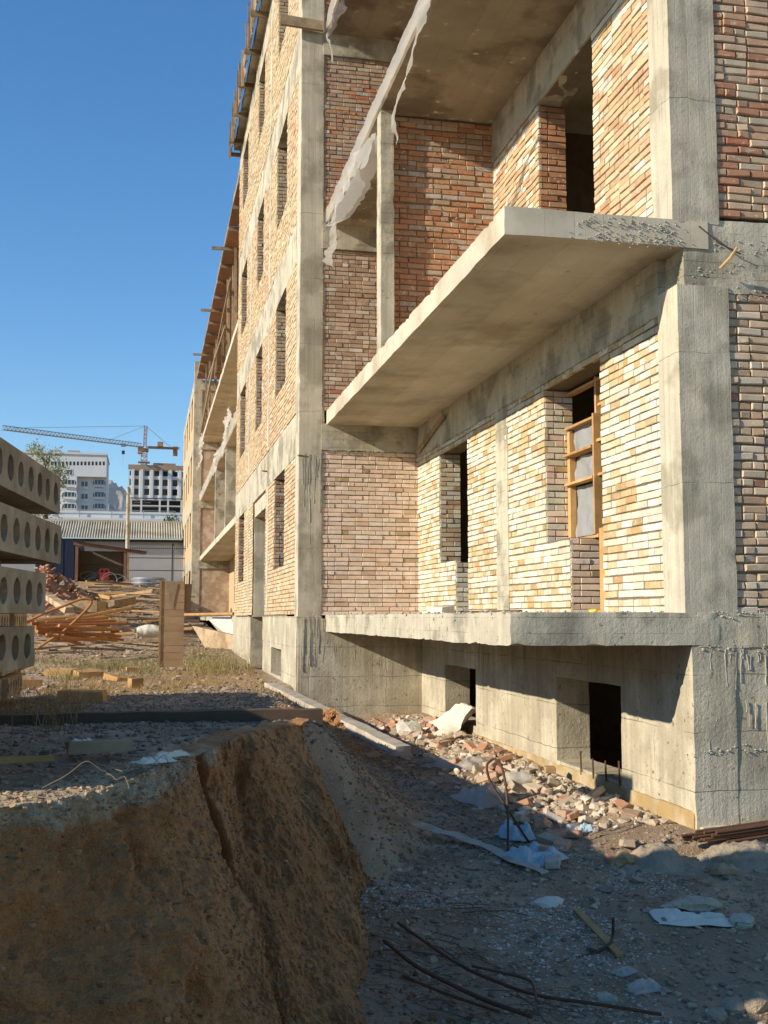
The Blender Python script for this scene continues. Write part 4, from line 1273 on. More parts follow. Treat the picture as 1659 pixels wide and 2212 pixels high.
def loose_brick(p, rz, half=False, tilt=0.15, label='', group='', col=None, big=1.0, name='loose_brick'):
    g = G()
    Lb = (0.25 if not half else random.uniform(0.10, 0.17)) * big
    e = Euler((random.uniform(-tilt, tilt), random.uniform(-tilt, tilt), rz))
    c0 = np.array(col if col else random.choice(RUB)) * random.uniform(0.8, 1.15)
    # chamfered brick: box with bevelled edges
    hx, hy, hz = Lb / 2, 0.06 * big, 0.0325 * big
    b_ = 0.006 * big
    V = []
    for sx in (-1, 1):
        for sy in (-1, 1):
            for sz in (-1, 1):
                j = RNG.uniform(-0.006, 0.006, 3) * big
                V.append(np.array([sx * (hx - b_), sy * (hy - b_), sz * hz]) + j)
                V.append(np.array([sx * (hx - b_), sy * hy, sz * (hz - b_)]) + j)
                V.append(np.array([sx * hx, sy * (hy - b_), sz * (hz - b_)]) + j)
    V = np.array(V)
    ix = lambda sx, sy, sz, k: ((sx > 0) * 4 + (sy > 0) * 2 + (sz > 0)) * 3 + k
    F4 = []
    F3 = []
    for sz in (-1, 1): F4.append([ix(-1, -1, sz, 0), ix(1, -1, sz, 0), ix(1, 1, sz, 0), ix(-1, 1, sz, 0)])
    for sy in (-1, 1): F4.append([ix(-1, sy, -1, 1), ix(1, sy, -1, 1), ix(1, sy, 1, 1), ix(-1, sy, 1, 1)])
    for sx in (-1, 1): F4.append([ix(sx, -1, -1, 2), ix(sx, 1, -1, 2), ix(sx, 1, 1, 2), ix(sx, -1, 1, 2)])
    for sy in (-1, 1):
        for sz in (-1, 1): F4.append([ix(-1, sy, sz, 0), ix(1, sy, sz, 0), ix(1, sy, sz, 1), ix(-1, sy, sz, 1)])
    for sx in (-1, 1):
        for sz in (-1, 1): F4.append([ix(sx, -1, sz, 0), ix(sx, 1, sz, 0), ix(sx, 1, sz, 2), ix(sx, -1, sz, 2)])
    for sx in (-1, 1):
        for sy in (-1, 1): F4.append([ix(sx, sy, -1, 1), ix(sx, sy, 1, 1), ix(sx, sy, 1, 2), ix(sx, sy, -1, 2)])
    for sx in (-1, 1):
        for sy in (-1, 1):
            for sz in (-1, 1): F3.append([ix(sx, sy, sz, 0), ix(sx, sy, sz, 1), ix(sx, sy, sz, 2)])
    Mx = np.array(e.to_matrix())
    W_ = V @ Mx.T + np.array(p)
    g.add(W_, F4, c0)
    g.f.append(np.array(F3)); 
    return solo(name, g, M['brick'], label, 'brick', group)


for i in range(95):
    t = random.random()
    y = 9.9 + 8.4 * random.random() ** 1.05
    x = 4.62 - abs(random.gauss(0, 0.55)) - 0.02 * y * (t < 0.3)
    if x < 2.7 + 0.25 * random.random(): x = random.uniform(3.3, 4.5)
    hf = random.random() < 0.5; ci = random.randrange(5)
    zone = 'under the end wall' if y > 17 else 'around the draped sack' if y > 15.2 else 'between the two basement openings' if y > 12.8 else 'below the wide basement opening' if y > 10.9 else 'near the plinth corner'
    loose_brick((x, y, gz1(x, y) + random.uniform(-0.005, 0.06)), random.uniform(0, 3.1), hf, 0.5,
                '%s %s in the rubble %s' % (('pale tan', 'brownish', 'whitish', 'reddish', 'dull tan')[ci], 'broken half brick' if hf else 'whole brick', zone), 'rubble bricks along the plinth', RUB[ci])
for i, (x, y) in enumerate(((1205, 1812), (1215, 1835), (1190, 1826), (1240, 1812), (1170, 1845), (1345, 1868), (1355, 1832), (1195, 1872))):
    p = hit(x, y); loose_brick(p + np.array([0, 0, 0.04]), random.uniform(0, 3), i % 3 == 0, 0.2, ('tan brick lying loose on the pit floor, %s' % ('beside the blue bag', 'nearest the blue bag', 'touching the bent bar', 'right of the blue bag', 'in front of the blue bag', 'left of the sand heap', 'by the sand heap', 'closest to the camera')[i]), 'loose bricks on the pit floor')
p = np.array([4.56, 12.3, gz1(4.56, 12.3) + 0.12]); loose_brick(p, 1.4, True, 0.1, 'half brick standing on end against the ochre footing', '', (0.46, 0.30, 0.15))
# plaster lumps and stones of their own
def boulder(p, s, label, m='rubble_white', seed=0, name='plaster_lump', sub=2, cat='lump'):
    import bmesh
    bm = bmesh.new(); bmesh.ops.create_icosphere(bm, subdivisions=sub, radius=1.0)
    v = np.array([q.co[:] for q in bm.verts]); f = np.array([[w.index for w in fc.verts] for fc in bm.faces]); bm.free()
    v = v * (1 + 0.55 * fbm(v * 1.5 + seed, seed, 2))[:, None]
    g = G(); g.add(v * np.array(s) + np.array(p), f)
    return solo(name, g, M[m], label, cat)


M['sand'] = mat('grey_sand', (0.38, 0.30, 0.205), var=0.2, vscale=6, bump=1.0, bscale=40, bdist=0.02, fine=0.2, fscale=90)
boulder(hit(848, 1592) + [0.25, 0, 0.10], (0.20, 0.18, 0.15), 'large pale lump of concrete at the end of the long beam', seed=3)
boulder(hit(1602, 2000) + [0, 0, 0.03], (0.10, 0.09, 0.06), 'dark stone at the right end of the white sack on the pit floor', 'conc_base', 5, 'stone', cat='stone')
boulder(hit(1310, 2165) + [0, 0, 0.02], (0.06, 0.05, 0.035), 'angular pale stone near the bottom of the photo beside the long bar', 'conc_base', 8, 'stone', cat='stone')
boulder(hit(1585, 2185) + [0, 0, 0.03], (0.07, 0.06, 0.05), 'grey stone at the bottom right corner, middle one', 'sand', 11, 'stone', cat='stone')
boulder(hit(1632, 2185) + [0, 0, 0.04], (0.09, 0.07, 0.06), 'largest grey stone at the bottom right corner', 'sand', 13, 'stone', cat='stone')
boulder(hit(1548, 2205) + [0, 0, 0.02], (0.06, 0.06, 0.045), 'smallest grey stone at the bottom right corner', 'sand', 17, 'stone', cat='stone')
boulder(hit(1350, 1870) + [0, 0, 0.04], (0.09, 0.08, 0.07), 'brown lump left of the grey heap on the pit floor', 'conc_foot', 19, 'stone', cat='stone')
boulder(hit(1180, 1955) + [0, 0, 0.01], (0.13, 0.10, 0.045), 'flat white plaster patch on the pit floor', 'rubble_white', 23)
boulder(hit(1500, 1962) + [0, 0, 0.02], (0.20, 0.08, 0.05), 'long grey slab of mortar above the white sack', 'conc_base', 29, 'stone', cat='stone')
for i in range(6):
    x, y = 1545 + 17 * (i % 3) + 9 * (i // 3), 1895 - 22 * (i // 3)
    boulder(hit(x, y) + [0, 0, 0.05], (0.06 + 0.02 * (i % 2), 0.05, 0.05), 'broken concrete piece in the small pile below the rebar bundle', 'precast', 31 + i, 'concrete_piece', 1, 'rubble')['group'] = 'concrete pieces below the rebar bundle'


# heaps of grey sand / cement
def heap(name, c, rx, ry, h, m, label, seed):
    n1 = 60
    a, b = np.meshgrid(np.linspace(-1.25, 1.25, n1), np.linspace(-1.25, 1.25, n1), indexing='ij')
    X = c[0] + a * rx; Y = c[1] + b * ry
    r = np.sqrt(a * a + b * b)
    Z = gz(X, Y) - 0.03 + h * np.clip(1.05 - r, 0, 1) ** 1.2
    q = np.stack([X, Y, Z], -1).reshape(-1, 3)
    Z = Z + (0.4 * h * fbm(q * 4, seed, 3) + 0.03 * fbm(q * 22, seed + 4, 3)).reshape(Z.shape)
    g = G(); g.grid(np.stack([X, Y, Z], -1))
    return solo(name, g, M[m], label, 'heap', smooth=True)


p = hit(1425, 1868); heap('sand_heap', p, 0.36, 0.42, 0.20, 'sand', 'small heap of grey sand by the plinth corner', 51)
p = hit(1620, 1860); heap('sand_heap', p, 0.55, 0.45, 0.20, 'sand', 'heap of grey sand and dust under the rebar bundle', 55)


# ------------------------------------------------------------------ crumpled sheets, sacks
def sheet(name, c, sx, sy, h, label, m='film', rz=0.0, seed=0, n1=36, cat='plastic', base=None):
    a, b = np.meshgrid(np.linspace(-1, 1, n1), np.linspace(-1, 1, n1), indexing='ij')
    q = np.stack([a * 1.8 + seed, b * 1.8, a * 0], -1).reshape(-1, 3)
    f = fbm(q, seed, 4).reshape(n1, n1); f2 = np.abs(fbm(q * 1.7, seed + 9, 3)).reshape(n1, n1)
    rr_ = 1 + 0.18 * fbm(np.stack([np.arctan2(b, a) * 2, a * 0 + seed, a * 0], -1).reshape(-1, 3), seed + 4, 3).reshape(n1, n1)
    X = a * sx * rr_; Y = b * sy * rr_
    x = c[0] + X * math.cos(rz) - Y * math.sin(rz); y = c[1] + X * math.sin(rz) + Y * math.cos(rz)
    z = (gz(x, y) if base is None else np.full_like(x, base)) + 0.012 + h * np.clip(f + 0.45 + 0.5 * f2, 0.0, 2) * (1 - np.maximum(np.abs(a), np.abs(b)) ** 4 * 0.9)
    g = G(); g.grid(np.stack([x, y, z], -1))
    return solo(name, g, M[m], label, cat, smooth=True)


def pillow(name, a, b, w, h, label, m='sack', seed=0, cat='sack'):
    """A lying sack from point a to point b."""
    a = np.array(a, float); b = np.array(b, float)
    n1, n2 = 40, 20
    d = b - a; s = np.array([-d[1], d[0], 0]); s /= np.linalg.norm(s)
    V = np.zeros((n1, n2, 3))
    for i in range(n1):
        t = i / (n1 - 1)
        k = (math.sin(math.pi * min(max(t * 0.96 + 0.02, 0), 1)) ** 0.35)
        for j in range(n2):
            an = 2 * math.pi * j / (n2 - 1)
            V[i, j] = a + d * t + s * (w / 2) * math.cos(an) * (0.8 + 0.2 * k) + np.array([0, 0, 1]) * (h / 2 + h / 2 * math.sin(an) * k)
    q = V.reshape(-1, 3)
    q += 0.035 * np.stack([fbm(q * 7, seed, 3), fbm(q * 7, seed + 3, 3), 0.8 * fbm(q * 9, seed + 6, 3)], -1)
    g = G(); g.grid(q.reshape(V.shape))
    return solo(name, g, M[m], label, cat, smooth=True)


sheet('white_sack', hit(1498, 1995), 0.27, 0.11, 0.055, 'flat empty white sack lying on the pit floor at the right', 'sack', -0.2, 3, cat='sack')
# sack hanging out of the basement opening
n1, n2 = 40, 26
t, s = np.meshgrid(np.linspace(0, 1, n1), np.linspace(0, 1, n2), indexing='ij')
ax_ = np.interp(t, [0, 0.25, 0.6, 1], [5.0, 4.82, 4.60, 4.18]); az_ = np.interp(t, [0, 0.25, 0.6, 1], [-1.42, -1.38, -1.62, -1.86])
yy_ = 16.25 + 1.25 * (s - 0.1) * np.interp(t, [0, 0.3, 1], [0.5, 0.7, 1.0]) + 0.2 * t
q = np.stack([ax_, yy_, az_], -1).reshape(-1, 3)
fold = np.sin(s * 22 + 2 * fbm(q * 3, 5, 2).reshape(s.shape)).reshape(-1)
q = q + np.stack([-0.05 * fold, 0 * fold, 0.06 * fold], -1) + 0.05 * np.stack([fbm(q * 4, 61, 3), fbm(q * 4, 63, 3), fbm(q * 4, 66, 3)], -1)
q[:, 0] = np.minimum(q[:, 0], np.where(q[:, 2] < -1.63, 4.68, 5.2))
g = G(); g.grid(q.reshape(n1, n2, 3))
solo('draped_sack', g, M['sack'], 'cream woven sheet spilling out of the narrow basement opening onto the rubble', 'sack', smooth=True)
sheet('plastic_sheet', hit(1045, 1735), 0.22, 0.35, 0.17, 'crumpled white plastic sheet on the rubble by the bent bar', 'film', 0.3, 5)
sheet('plastic_sheet', hit(985, 1655), 0.25, 0.4, 0.12, 'dusty white sheet among the rubble below the draped sack', 'film', 0.8, 6)
sheet('blue_bag', hit(1115, 1815) + [0, 0, 0.0], 0.13, 0.16, 0.17, 'upright pale blue plastic bag behind the bent bar', 'bluefilm', 0.2, 7)
sheet('blue_bag', hit(1155, 1862), 0.24, 0.20, 0.12, 'flat pale blue plastic bag at the foot of the bent bar', 'bluefilm', 0.6, 8)
sheet('blue_scrap', hit(1262, 1798), 0.08, 0.08, 0.06, 'small pale blue scrap among the bricks', 'bluefilm', 0.1, 9)
sheet('paper_scrap', hit(1395, 2142), 0.10, 0.05, 0.05, 'white crumpled scrap near the bottom of the photo', 'film', 0.2, 10)
sheet('plastic_scrap', hit(1650, 1835), 0.18, 0.2, 0.10, 'grey plastic scrap on the heap at the right edge', 'film', 0.4, 12)
sheet('plastic_scrap', hit(1350, 2108), 0.08, 0.05, 0.02, 'small white scrap below the wooden slat', 'film', 0.4, 13)
pillow('plastic_jug', hit(1092, 1712) + [0, 0, 0.05], hit(1142, 1708) + [0.05, 0, 0.05], 0.17, 0.17, 'white plastic jug lying in the rubble', 'film', 15, 'jug')
g = G(); c = hit(1228, 1798) + np.array([0, 0, 0.04]); g.tube([c, c + [0.10, 0.03, 0], c + [0.13, 0.04, 0], c + [0.15, 0.046, 0]], [0.035, 0.035, 0.015, 0.015], 10)
solo('plastic_bottle', g, M['film_thin'], 'clear plastic bottle lying among the bricks', 'bottle', smooth=True)
# white fibres and cloth on the lip of the bank
def zbank(x, y):
    return gz1(x, y) + 0.03
for i, (x, y, sx, sy) in enumerate(((335, 1652, 0.10, 0.05), (372, 1640, 0.09, 0.02), (180, 1612, 0.06, 0.03))):
    d_ = atZ(x, y, -0.70)
    sheet('cloth_scrap', d_, sx, sy, 0.03, ('white torn cloth on the lip of the earth bank', 'thin white strip beside the torn cloth on the bank', 'small pale scrap by the dark timber on the bank')[i], 'sack', 0.5, 20 + i, cat='cloth', base=-0.70)

# ------------------------------------------------------------------ bars, boards, timbers
def bar(name, pts, r, label, m='rebar', cat='bar', group=None, n=6):
    pts = np.array(pts, float)
    if len(pts) > 2:
        t = np.linspace(0, 1, len(pts)); tt = np.linspace(0, 1, 6 * len(pts))
        c = np.stack([np.interp(tt, t, pts[:, i]) for i in range(3)], -1)
        k = np.ones(5) / 5
        c[2:-2] = np.stack([np.convolve(c[:, i], k, 'valid') for i in range(3)], -1)
        pts = c
    g = G(); g.tube(pts, r, n)
    return solo(name, g, M[m], label, cat, group, smooth=True)


yb = hit(1100, 1850)[1]
bar('bent_bar', [hit(1097, 1856), atY(1098, 1760, yb + 0.1), atY(1092, 1690, yb + 0.2), atY(1084, 1655, yb + 0.25), atY(1067, 1636, yb + 0.3), atY(1049, 1652, yb + 0.3), atY(1058, 1690, yb + 0.3), atY(1092, 1740, yb + 0.25), atY(1120, 1785, yb + 0.2), hit(1143, 1820)], 0.011,
    'rusty bar bent into a tall hook standing in the rubble')
bar('bent_bar', [hit(1205, 2082), hit(1262, 2068), hit(1318, 2052) + [0, 0, 0.03], hit(1325, 2040) + [0, 0, 0.06], hit(1326, 2052) + [0, 0, 0.20]], 0.011, 'short dark bar with an upturned end on the pit floor')
g = G(); g.beam(hit(1246, 1975) + [0, 0, 0.03], hit(1340, 2075) + [0, 0, 0.03], 0.045, 0.02, jit=0.004); solo('wooden_slat', g, M['timber_new'], 'thin yellow wooden slat lying across the short dark bar', 'slat')
for i, (pp, r) in enumerate((([(860, 2010), (1000, 2110), (1150, 2170), (1300, 2190), (1430, 2212)], 0.010),
                             ([(830, 2060), (900, 2120), (1040, 2190), (1150, 2230)], 0.013),
                             ([(870, 2150), (960, 2190), (1080, 2232)], 0.009),
                             ([(1020, 2140), (1150, 2170), (1160, 2220)], 0.008))):
    bar('long_bar', [hit(*q) + [0, 0, 0.05 + 0.03 * i] for q in pp], r, ('longest rusty bar running out of the photo at the bottom centre', 'thick rusty bar at the foot of the earth bank', 'short thin rusty bar lowest at the foot of the bank', 'thin twisted wire crossing the bars at the bottom')[i])
rb = thing('rebar_bundle', 'bundle of dark rusty reinforcing bars at the right edge by the plinth', 'rebar', hit(1570, 1830))
a0, b0 = np.array([4.62, 8.75, -1.88]), np.array([8.2, 8.9, -1.55])
for i in range(16):
    o_ = np.array([0, 0.05 * (i % 5) + random.uniform(-0.01, 0.01), 0.028 * (i // 5)])
    g = G(); g.tube([a0 + o_ + [random.uniform(-0.15, 0.25), 0, 0], (a0 + b0) / 2 + o_ + [0, 0, -0.03], b0 + o_], 0.014, 6); part('bar', g, M['rebar'], rb, smooth=True)

# long white beam sliding off the bank into the pit, and its smaller twin lower down
g = cgeo((0, -0.10, -0.055), (6.0, 0.10, 0.055), 0.08, 0.014, 6, 900, rag=0.03)
A, B_ = np.array([2.08, 19.2, -1.16]), np.array([3.06, 13.3, -1.60])
d_ = (B_ - A) / np.linalg.norm(B_ - A); s_ = np.cross(d_, [0, 0, 1]); s_ /= np.linalg.norm(s_); t_ = np.cross(s_, d_)
for i, v in enumerate(g.v): g.v[i] = A + v @ np.stack([d_, s_, t_])
M['dusty'] = mat('dusty_timber', (0.47, 0.40, 0.31), var=0.25, vscale=5, bump=0.5, bscale=40, bdist=0.006, tint=(0.36, 0.29, 0.21), tscale=3)
solo('concrete_beam', g, M['dusty'], 'long whitish beam sloping from the bank down beside the plinth', 'beam', smooth=True)
pts = [hit(800, 1765), hit(900, 1790), hit(1020, 1830), hit(1110, 1870), hit(1180, 1900)]
ribbon('plastic_strip', [q + [0, 0, 0.05] for q in pts], [0.05, 0.12, 0.13, 0.12, 0.08], 'long dusty plastic strip lying down the dark slope', m='dusty', axis=(0.7, 0.5, 0.1), wav=0.05, edge=0.7)
# heavy timber on the bank top and blocks behind it
M['darktimber'] = mat('dark_timber', (0.11, 0.072, 0.045), var=0.3, vscale=4, bump=0.5, bscale=40, bdist=0.006)
g = cgeo((-2.4, 9.25, -0.90), (1.45, 9.43, -0.76), 0.10, 0.008, 4, 950)
solo('heavy_timber', g, M['darktimber'], 'long dark timber lying straight across the top of the earth bank', 'timber', smooth=True)
BL = [((178, 1518), 0.56, 0.19, 0.16, -0.25), ((58, 1486), 0.50, 0.20, 0.17, 0.1), ((190, 1462), 0.52, 0.3, 0.14, 0.5), ((258, 1470), 0.55, 0.35, 0.10, 0.9), ((130, 1460), 0.6, 0.3, 0.15, -0.4), ((292, 1488), 0.2, 0.2, 0.2, 0.4), ((285, 1452), 0.25, 0.2, 0.13, 0.2)]
lab = ('pale brown timber block lying in front behind the dark timber', 'brown block beside the stack at the left edge', 'tilted brown block in the shaded pile, at the back', 'large tilted slab leaning in the shaded pile', 'brown block under the slab stack in the shaded pile',
       'small upright block at the right end of the shaded pile', 'small brown block at the edge of the sunlight')
for i, ((x, y), lx, ly, lz, rz) in enumerate(BL):
    p = hit(x, y)
    g = G(); g.obox(p + np.array([0, 0.05, lz / 2 - 0.02]), (lx, ly, lz), (0.15 * (i in (2, 3, 4)), 0.12 * (i in (3,)), rz), jit=0.012)
    solo('timber_block', g, M['timber_new'], lab[i], 'block')
g = G(); g.obox(atZ(215, 1612, -0.70), (0.34, 0.09, 0.06), (0, 0, 0.12), jit=0.01); solo('wood_piece', g, M['timber'], 'short piece of wood lying on the bank in front of the dark timber', 'wood')
g = G(); g.obox(atZ(55, 1640, -0.69), (0.26, 0.06, 0.03), (0, 0, 0.25), jit=0.008); solo('wood_piece', g, M['timber_new'], 'sunlit yellow splinter at the left end of the bank lip', 'wood')
for i in range(7):
    x, y = random.uniform(-0.5, 0.15), random.uniform(4.6, 5.3)
    a = random.uniform(0, 6.28); Ln = random.uniform(0.1, 0.35)
    pts = [np.array([x, y, -0.68]) + np.array([math.cos(a) * Ln * t, math.sin(a) * Ln * t, 0.10 * math.sin(3.1 * t) * random.random()]) + RNG.normal(0, 0.012, 3) for t in np.linspace(0, 1, 5)]
    bar('dry_root', pts, 0.0016, 'thin dry root on the sunlit lip of the bank', 'timber', 'root', 'dry roots on the bank lip', 4)

# matted roots and wire at the foot of the bank
g = G()
for i in range(130):
    x = random.uniform(1.25, 2.4); y = random.uniform(5.4, 8.3)
    if x - np.interp(y, XE_Y, XE_X) < 0.35: continue
    a = random.gauss(-0.75, 0.5); Ln = random.uniform(0.15, 0.6)
    tt_ = np.linspace(0, 1, 6)
    X = x + np.cos(a) * Ln * tt_ + RNG.normal(0, 0.015, 6); Y = y + np.sin(a) * Ln * tt_ + RNG.normal(0, 0.015, 6)
    Z = gz(X, Y) + 0.012 + 0.05 * np.sin(tt_ * 3.1) * random.random()
    g.tube(np.stack([X, Y, Z], -1), random.uniform(0.0012, 0.0035), 4, np.array((0.16, 0.095, 0.05)) * random.uniform(0.6, 2.2), cap=False)
solo('root_mat', g, M['stone'], 'matted dark roots and wire at the foot of the earth bank', 'roots', kind='stuff')

n = 900
i_ = RNG.integers(0, ns, n)
X = qx_[i_] + RNG.normal(0.05, 0.16, n); Y = qy_[i_] + RNG.normal(-0.05, 0.16, n)
stones('earth_clods', X, Y, 0.011, gcol(n, (0.16, 0.075, 0.03), (0.30, 0.16, 0.07)), label='fallen clods along the foot of the earth bank', sm=0.7, flat=0.8)

# dusty broken rubble along the plinth, too mixed to count
n = 2600
Y = 9.6 + 9.2 * RNG.random(n) ** 1.0
X = 4.72 - np.abs(RNG.normal(0, 0.62, n))
k_ = X > 2.9
X, Y = X[k_], Y[k_]
stones('rubble', X, Y, 0.024, gcol(len(X), (0.34, 0.25, 0.16), (0.56, 0.47, 0.36)), label='dusty broken rubble along the foot of the plinth', sm=0.65, flat=0.8)
n = 1500
X = RNG.uniform(1.6, 5.4, n); Y = RNG.uniform(5.3, 9.3, n)
stones('rubble', X, Y, 0.013, gcol(n, (0.24, 0.165, 0.10), (0.46, 0.35, 0.235)), label='small broken pieces over the pit floor', sm=0.7, flat=0.7)

n = 9000
Y = RNG.uniform(8.3, 19, n); X = np.interp(Y, XE_Y, XE_X) + RNG.uniform(-0.3, 1.9, n)
stones('slope_gravel', X, Y, 0.0105, gcol(n, (0.15, 0.115, 0.08), (0.36, 0.29, 0.21)), label='grey gravel on the slope beside the earth bank', sm=0.5)
# ------------------------------------------------------------------ yard behind the bank
# scored board panel standing on end
pan = thing('board_panel', 'tall narrow brown panel of scored boards standing upright in the weeds', 'panel', (0.58, 26.0, -1.15))
for i in range(12):
    z = -1.12 + i * 0.163
    g = G(); g.box((0.315, 25.95, z), (0.83, 26.15, z + 0.157), jit=0.002)
    part('board', g, M['panelboard'], pan)
g = G(); g.box((0.27, 25.93, -1.12), (0.312, 26.16, 0.84), jit=0.005); part('edge_strip', g, M['timber_new'], pan)
g = G(); g.add([(0.43, 25.935, 0.83), (0.68, 25.935, 0.78), (0.56, 25.935, 0.16)], [0, 1, 2]); part('split_scar', g, M['timber'], pan)
g = G(); g.obox((0.91, 26.2, 0.45), (0.16, 0.22, 0.62), jit=0.015); part('side_block', g, M['panelboard'], pan)

pipes = [((230, 1440), (700, 1410)), ((230, 1445), (830, 1440)), ((230, 1465), (650, 1485)), ((230, 1490), (780, 1530)), ((300, 1440), (750, 1430)), ((350, 1475), (800, 1555)), ((240, 1500), (520, 1580)),
         ((420, 1520), (760, 1560)), ((250, 1455), (820, 1445)), ((200, 1450), (560, 1440)), ((330, 1500), (740, 1518)), ((260, 1478), (690, 1470)), ((400, 1545), (690, 1545)), ((300, 1520), (600, 1560)), ((230, 1475), (480, 1500)), ((380, 1462), (770, 1490))]
for i, (a, b) in enumerate(pipes):
    A = atY(a[0] / 3, 864 + a[1] / 3, 31.0 - 0.12 * i); B_ = atY(b[0] / 3, 864 + b[1] / 3, 32.2 - 0.10 * i)
    bar('rusty_pipe', [A, (A + B_) / 2 - [0, 0, 0.02], B_], 0.033 if i % 3 else 0.045, 'orange rusty pipe in the loose pile beside the weeds', 'pipe', 'pipe', 'rusty pipes in the pile', 8)
for i, (a, b, lab) in enumerate((((30, 1452), (600, 1398), 'long pale pipe lying across the top of the rusty pile'), ((430, 1428), (850, 1345), 'pale pipe rising to the right above the rusty pile'))):
    A = atY(a[0] / 3, 864 + a[1] / 3, 31.5); B_ = atY(b[0] / 3, 864 + b[1] / 3, 33); bar('pale_pipe', [A, (A + B_) / 2, B_], 0.05, lab, 'timber_new', 'pipe', n=8)
lp = [(40, 1450), (180, 1435), (300, 1375), (400, 1340), (480, 1305), (540, 1285), (585, 1290), (597, 1310), (570, 1350), (490, 1430), (400, 1510), (300, 1570), (240, 1612)]
bar('looped_bar', [atY(a / 3, 864 + b / 3, 30.0) for a, b in lp], 0.035, 'rusty bar bent into a long loop over the pipe pile', 'pipe', n=8)
# hollow slab fragment, planks and boards
g = G(); o_ = atY(155, 1299, 44.0); hollow(g, o_ + np.array([0, 0, 0.0]), (1, -0.12, 0), 2.2, 1.3, 0.42, 3, 0.11, 0.4)
solo('slab_fragment', g, M['precast'], 'broken hollow slab lying behind the rusty pipes', 'slab')
for i in range(84):
    x = random.uniform(-4.6, 1.6); y = random.uniform(33, 66)
    a = random.gauss(0.0, 0.5); Ln = random.uniform(1.0, 3.4)
    z = gz1(x, y) + random.uniform(0.05, 0.4)
    d_ = np.array([math.cos(a), math.sin(a), random.uniform(-0.10, 0.10)]) * Ln / 2
    g = G(); g.beam(np.array([x, y, z]) - d_, np.array([x, y, z]) + d_, random.uniform(0.1, 0.22), random.uniform(0.04, 0.09), jit=0.012)
    solo('scrap_board', g, M['timber' if i % 3 else 'timber_new'], '%s scrap board in the debris field, %s %s' % ('weathered' if i % 3 else 'yellowish', 'short,' if Ln < 1.8 else 'middling,' if Ln < 2.6 else 'long,', ('on the left ' if x < -2.6 else 'in the middle ' if x < -0.6 else 'on the right ') + ('near the pipes' if y < 46 else 'halfway back' if y < 56 else 'near the shed')), 'board', 'scrap boards in the debris field')
a, b = atY(148, 1272, 52), atY(240, 1292, 49)
g = G(); g.beam(a, b, 0.14, 0.14, jit=0.02); solo('pale_beam', g, M['timber_new'], 'pale beam lying diagonally on the debris in front of the red barrier', 'beam')
a, b = atY(105, 1290, 44), atY(150, 1318, 40)
g = G(); g.beam(a, b, 0.3, 0.2, jit=0.02); solo('leaning_beam', g, M['precast'], 'grey beam leaning on the brick heap', 'beam')
a, b = atY(240, 1304, 44), atY(287, 1297, 46)
g = G(); g.beam(a, b, 0.25, 0.28, jit=0.02); solo('squared_timber', g, M['timber'], 'squared timber on the debris right of the slab fragment', 'timber')
for i in range(210):
    t = random.random() ** 0.7; an = random.uniform(0, 6.28)
    r = 2.6 * math.sqrt(random.random())
    x, y = -4.35 + r * math.cos(an), 50 + 1.2 * r * math.sin(an)
    z = max(gz1(x, y), 0.2) + 2.0 * max(0, 1 - r / 2.7) * random.uniform(0.9, 1.0) + 0.05
    loose_brick((x, y, z), random.uniform(0, 3), random.random() < 0.3, 0.9, 'red brick in the heap behind the slab stack', 'bricks in the heap', random.choice([(0.36, 0.16, 0.09), (0.42, 0.23, 0.14), (0.30, 0.13, 0.08), (0.46, 0.32, 0.22)]), big=1.35, name='heap_brick')
# core of the heap
n1 = 30
a, b = np.meshgrid(np.linspace(-1, 1, n1), np.linspace(-1, 1, n1), indexing='ij'); r = np.sqrt(a * a + b * b)
X = -4.35 + 2.7 * a; Y = 50 + 3.2 * b
g = G(); g.grid(np.stack([X, Y, gz(X, Y) - 0.35 + 2.0 * np.clip(1 - r, 0, 1) + 0.3 * fbm(np.stack([X * 2, Y * 2, X * 0], -1).reshape(-1, 3), 5, 3).reshape(X.shape) * (r < 0.9)], -1)); solo('brick_dust_core', g, M['claybrick'], 'reddish brick rubble core of the heap behind the slab stack', 'rubble', kind='stuff')
c = atY(320, 1375, 31.5)
pillow('cement_sack', c + [-0.34, 0, -0.03], c + [0.38, 0.1, -0.03], 0.5, 0.36, 'bulging white sack lying between the pipes and the board panel', 'sack', 33)
for i, (x0, x1, y, Y) in enumerate(((275, 385, 1386, 46), (270, 345, 1330, 48), (300, 350, 1345, 44))):
    pass

# collapsed slabs under the far loggia
for i, (pts, lab) in enumerate((
        ([(415, 1352, 37), (505, 1372, 35), (505, 1425, 35), (455, 1420, 36)], 'brown concrete panel fallen at a slant below the far ledge'),
        ([(452, 1340, 38), (508, 1340, 36), (508, 1386, 36), (470, 1362, 38)], 'pale broken slab hanging under the far ledge'))):
    V = [atY(x, y, Y) for x, y, Y in pts]
    V = np.array(V); nrm = np.cross(V[1] - V[0], V[3] - V[0]); nrm /= np.linalg.norm(nrm)
    if nrm[1] < 0: nrm = -nrm
    W_ = V + nrm * 0.18
    g = G(); g.add(np.concatenate([V, W_]), [[0, 1, 2, 3], [7, 6, 5, 4], [0, 4, 5, 1], [1, 5, 6, 2], [2, 6, 7, 3], [3, 7, 4, 0]])
    solo('fallen_slab', g, M['precast' if i == 0 else 'rubble_white'], lab, 'slab')
g = G(); g.tube([atY(398, 1328, 40), atY(505, 1326, 35.5)], 0.055, 8); solo('scaffold_pole', g, M['timber_new'], 'horizontal pole at ledge height between the board panel and the facade', 'pole', smooth=True)

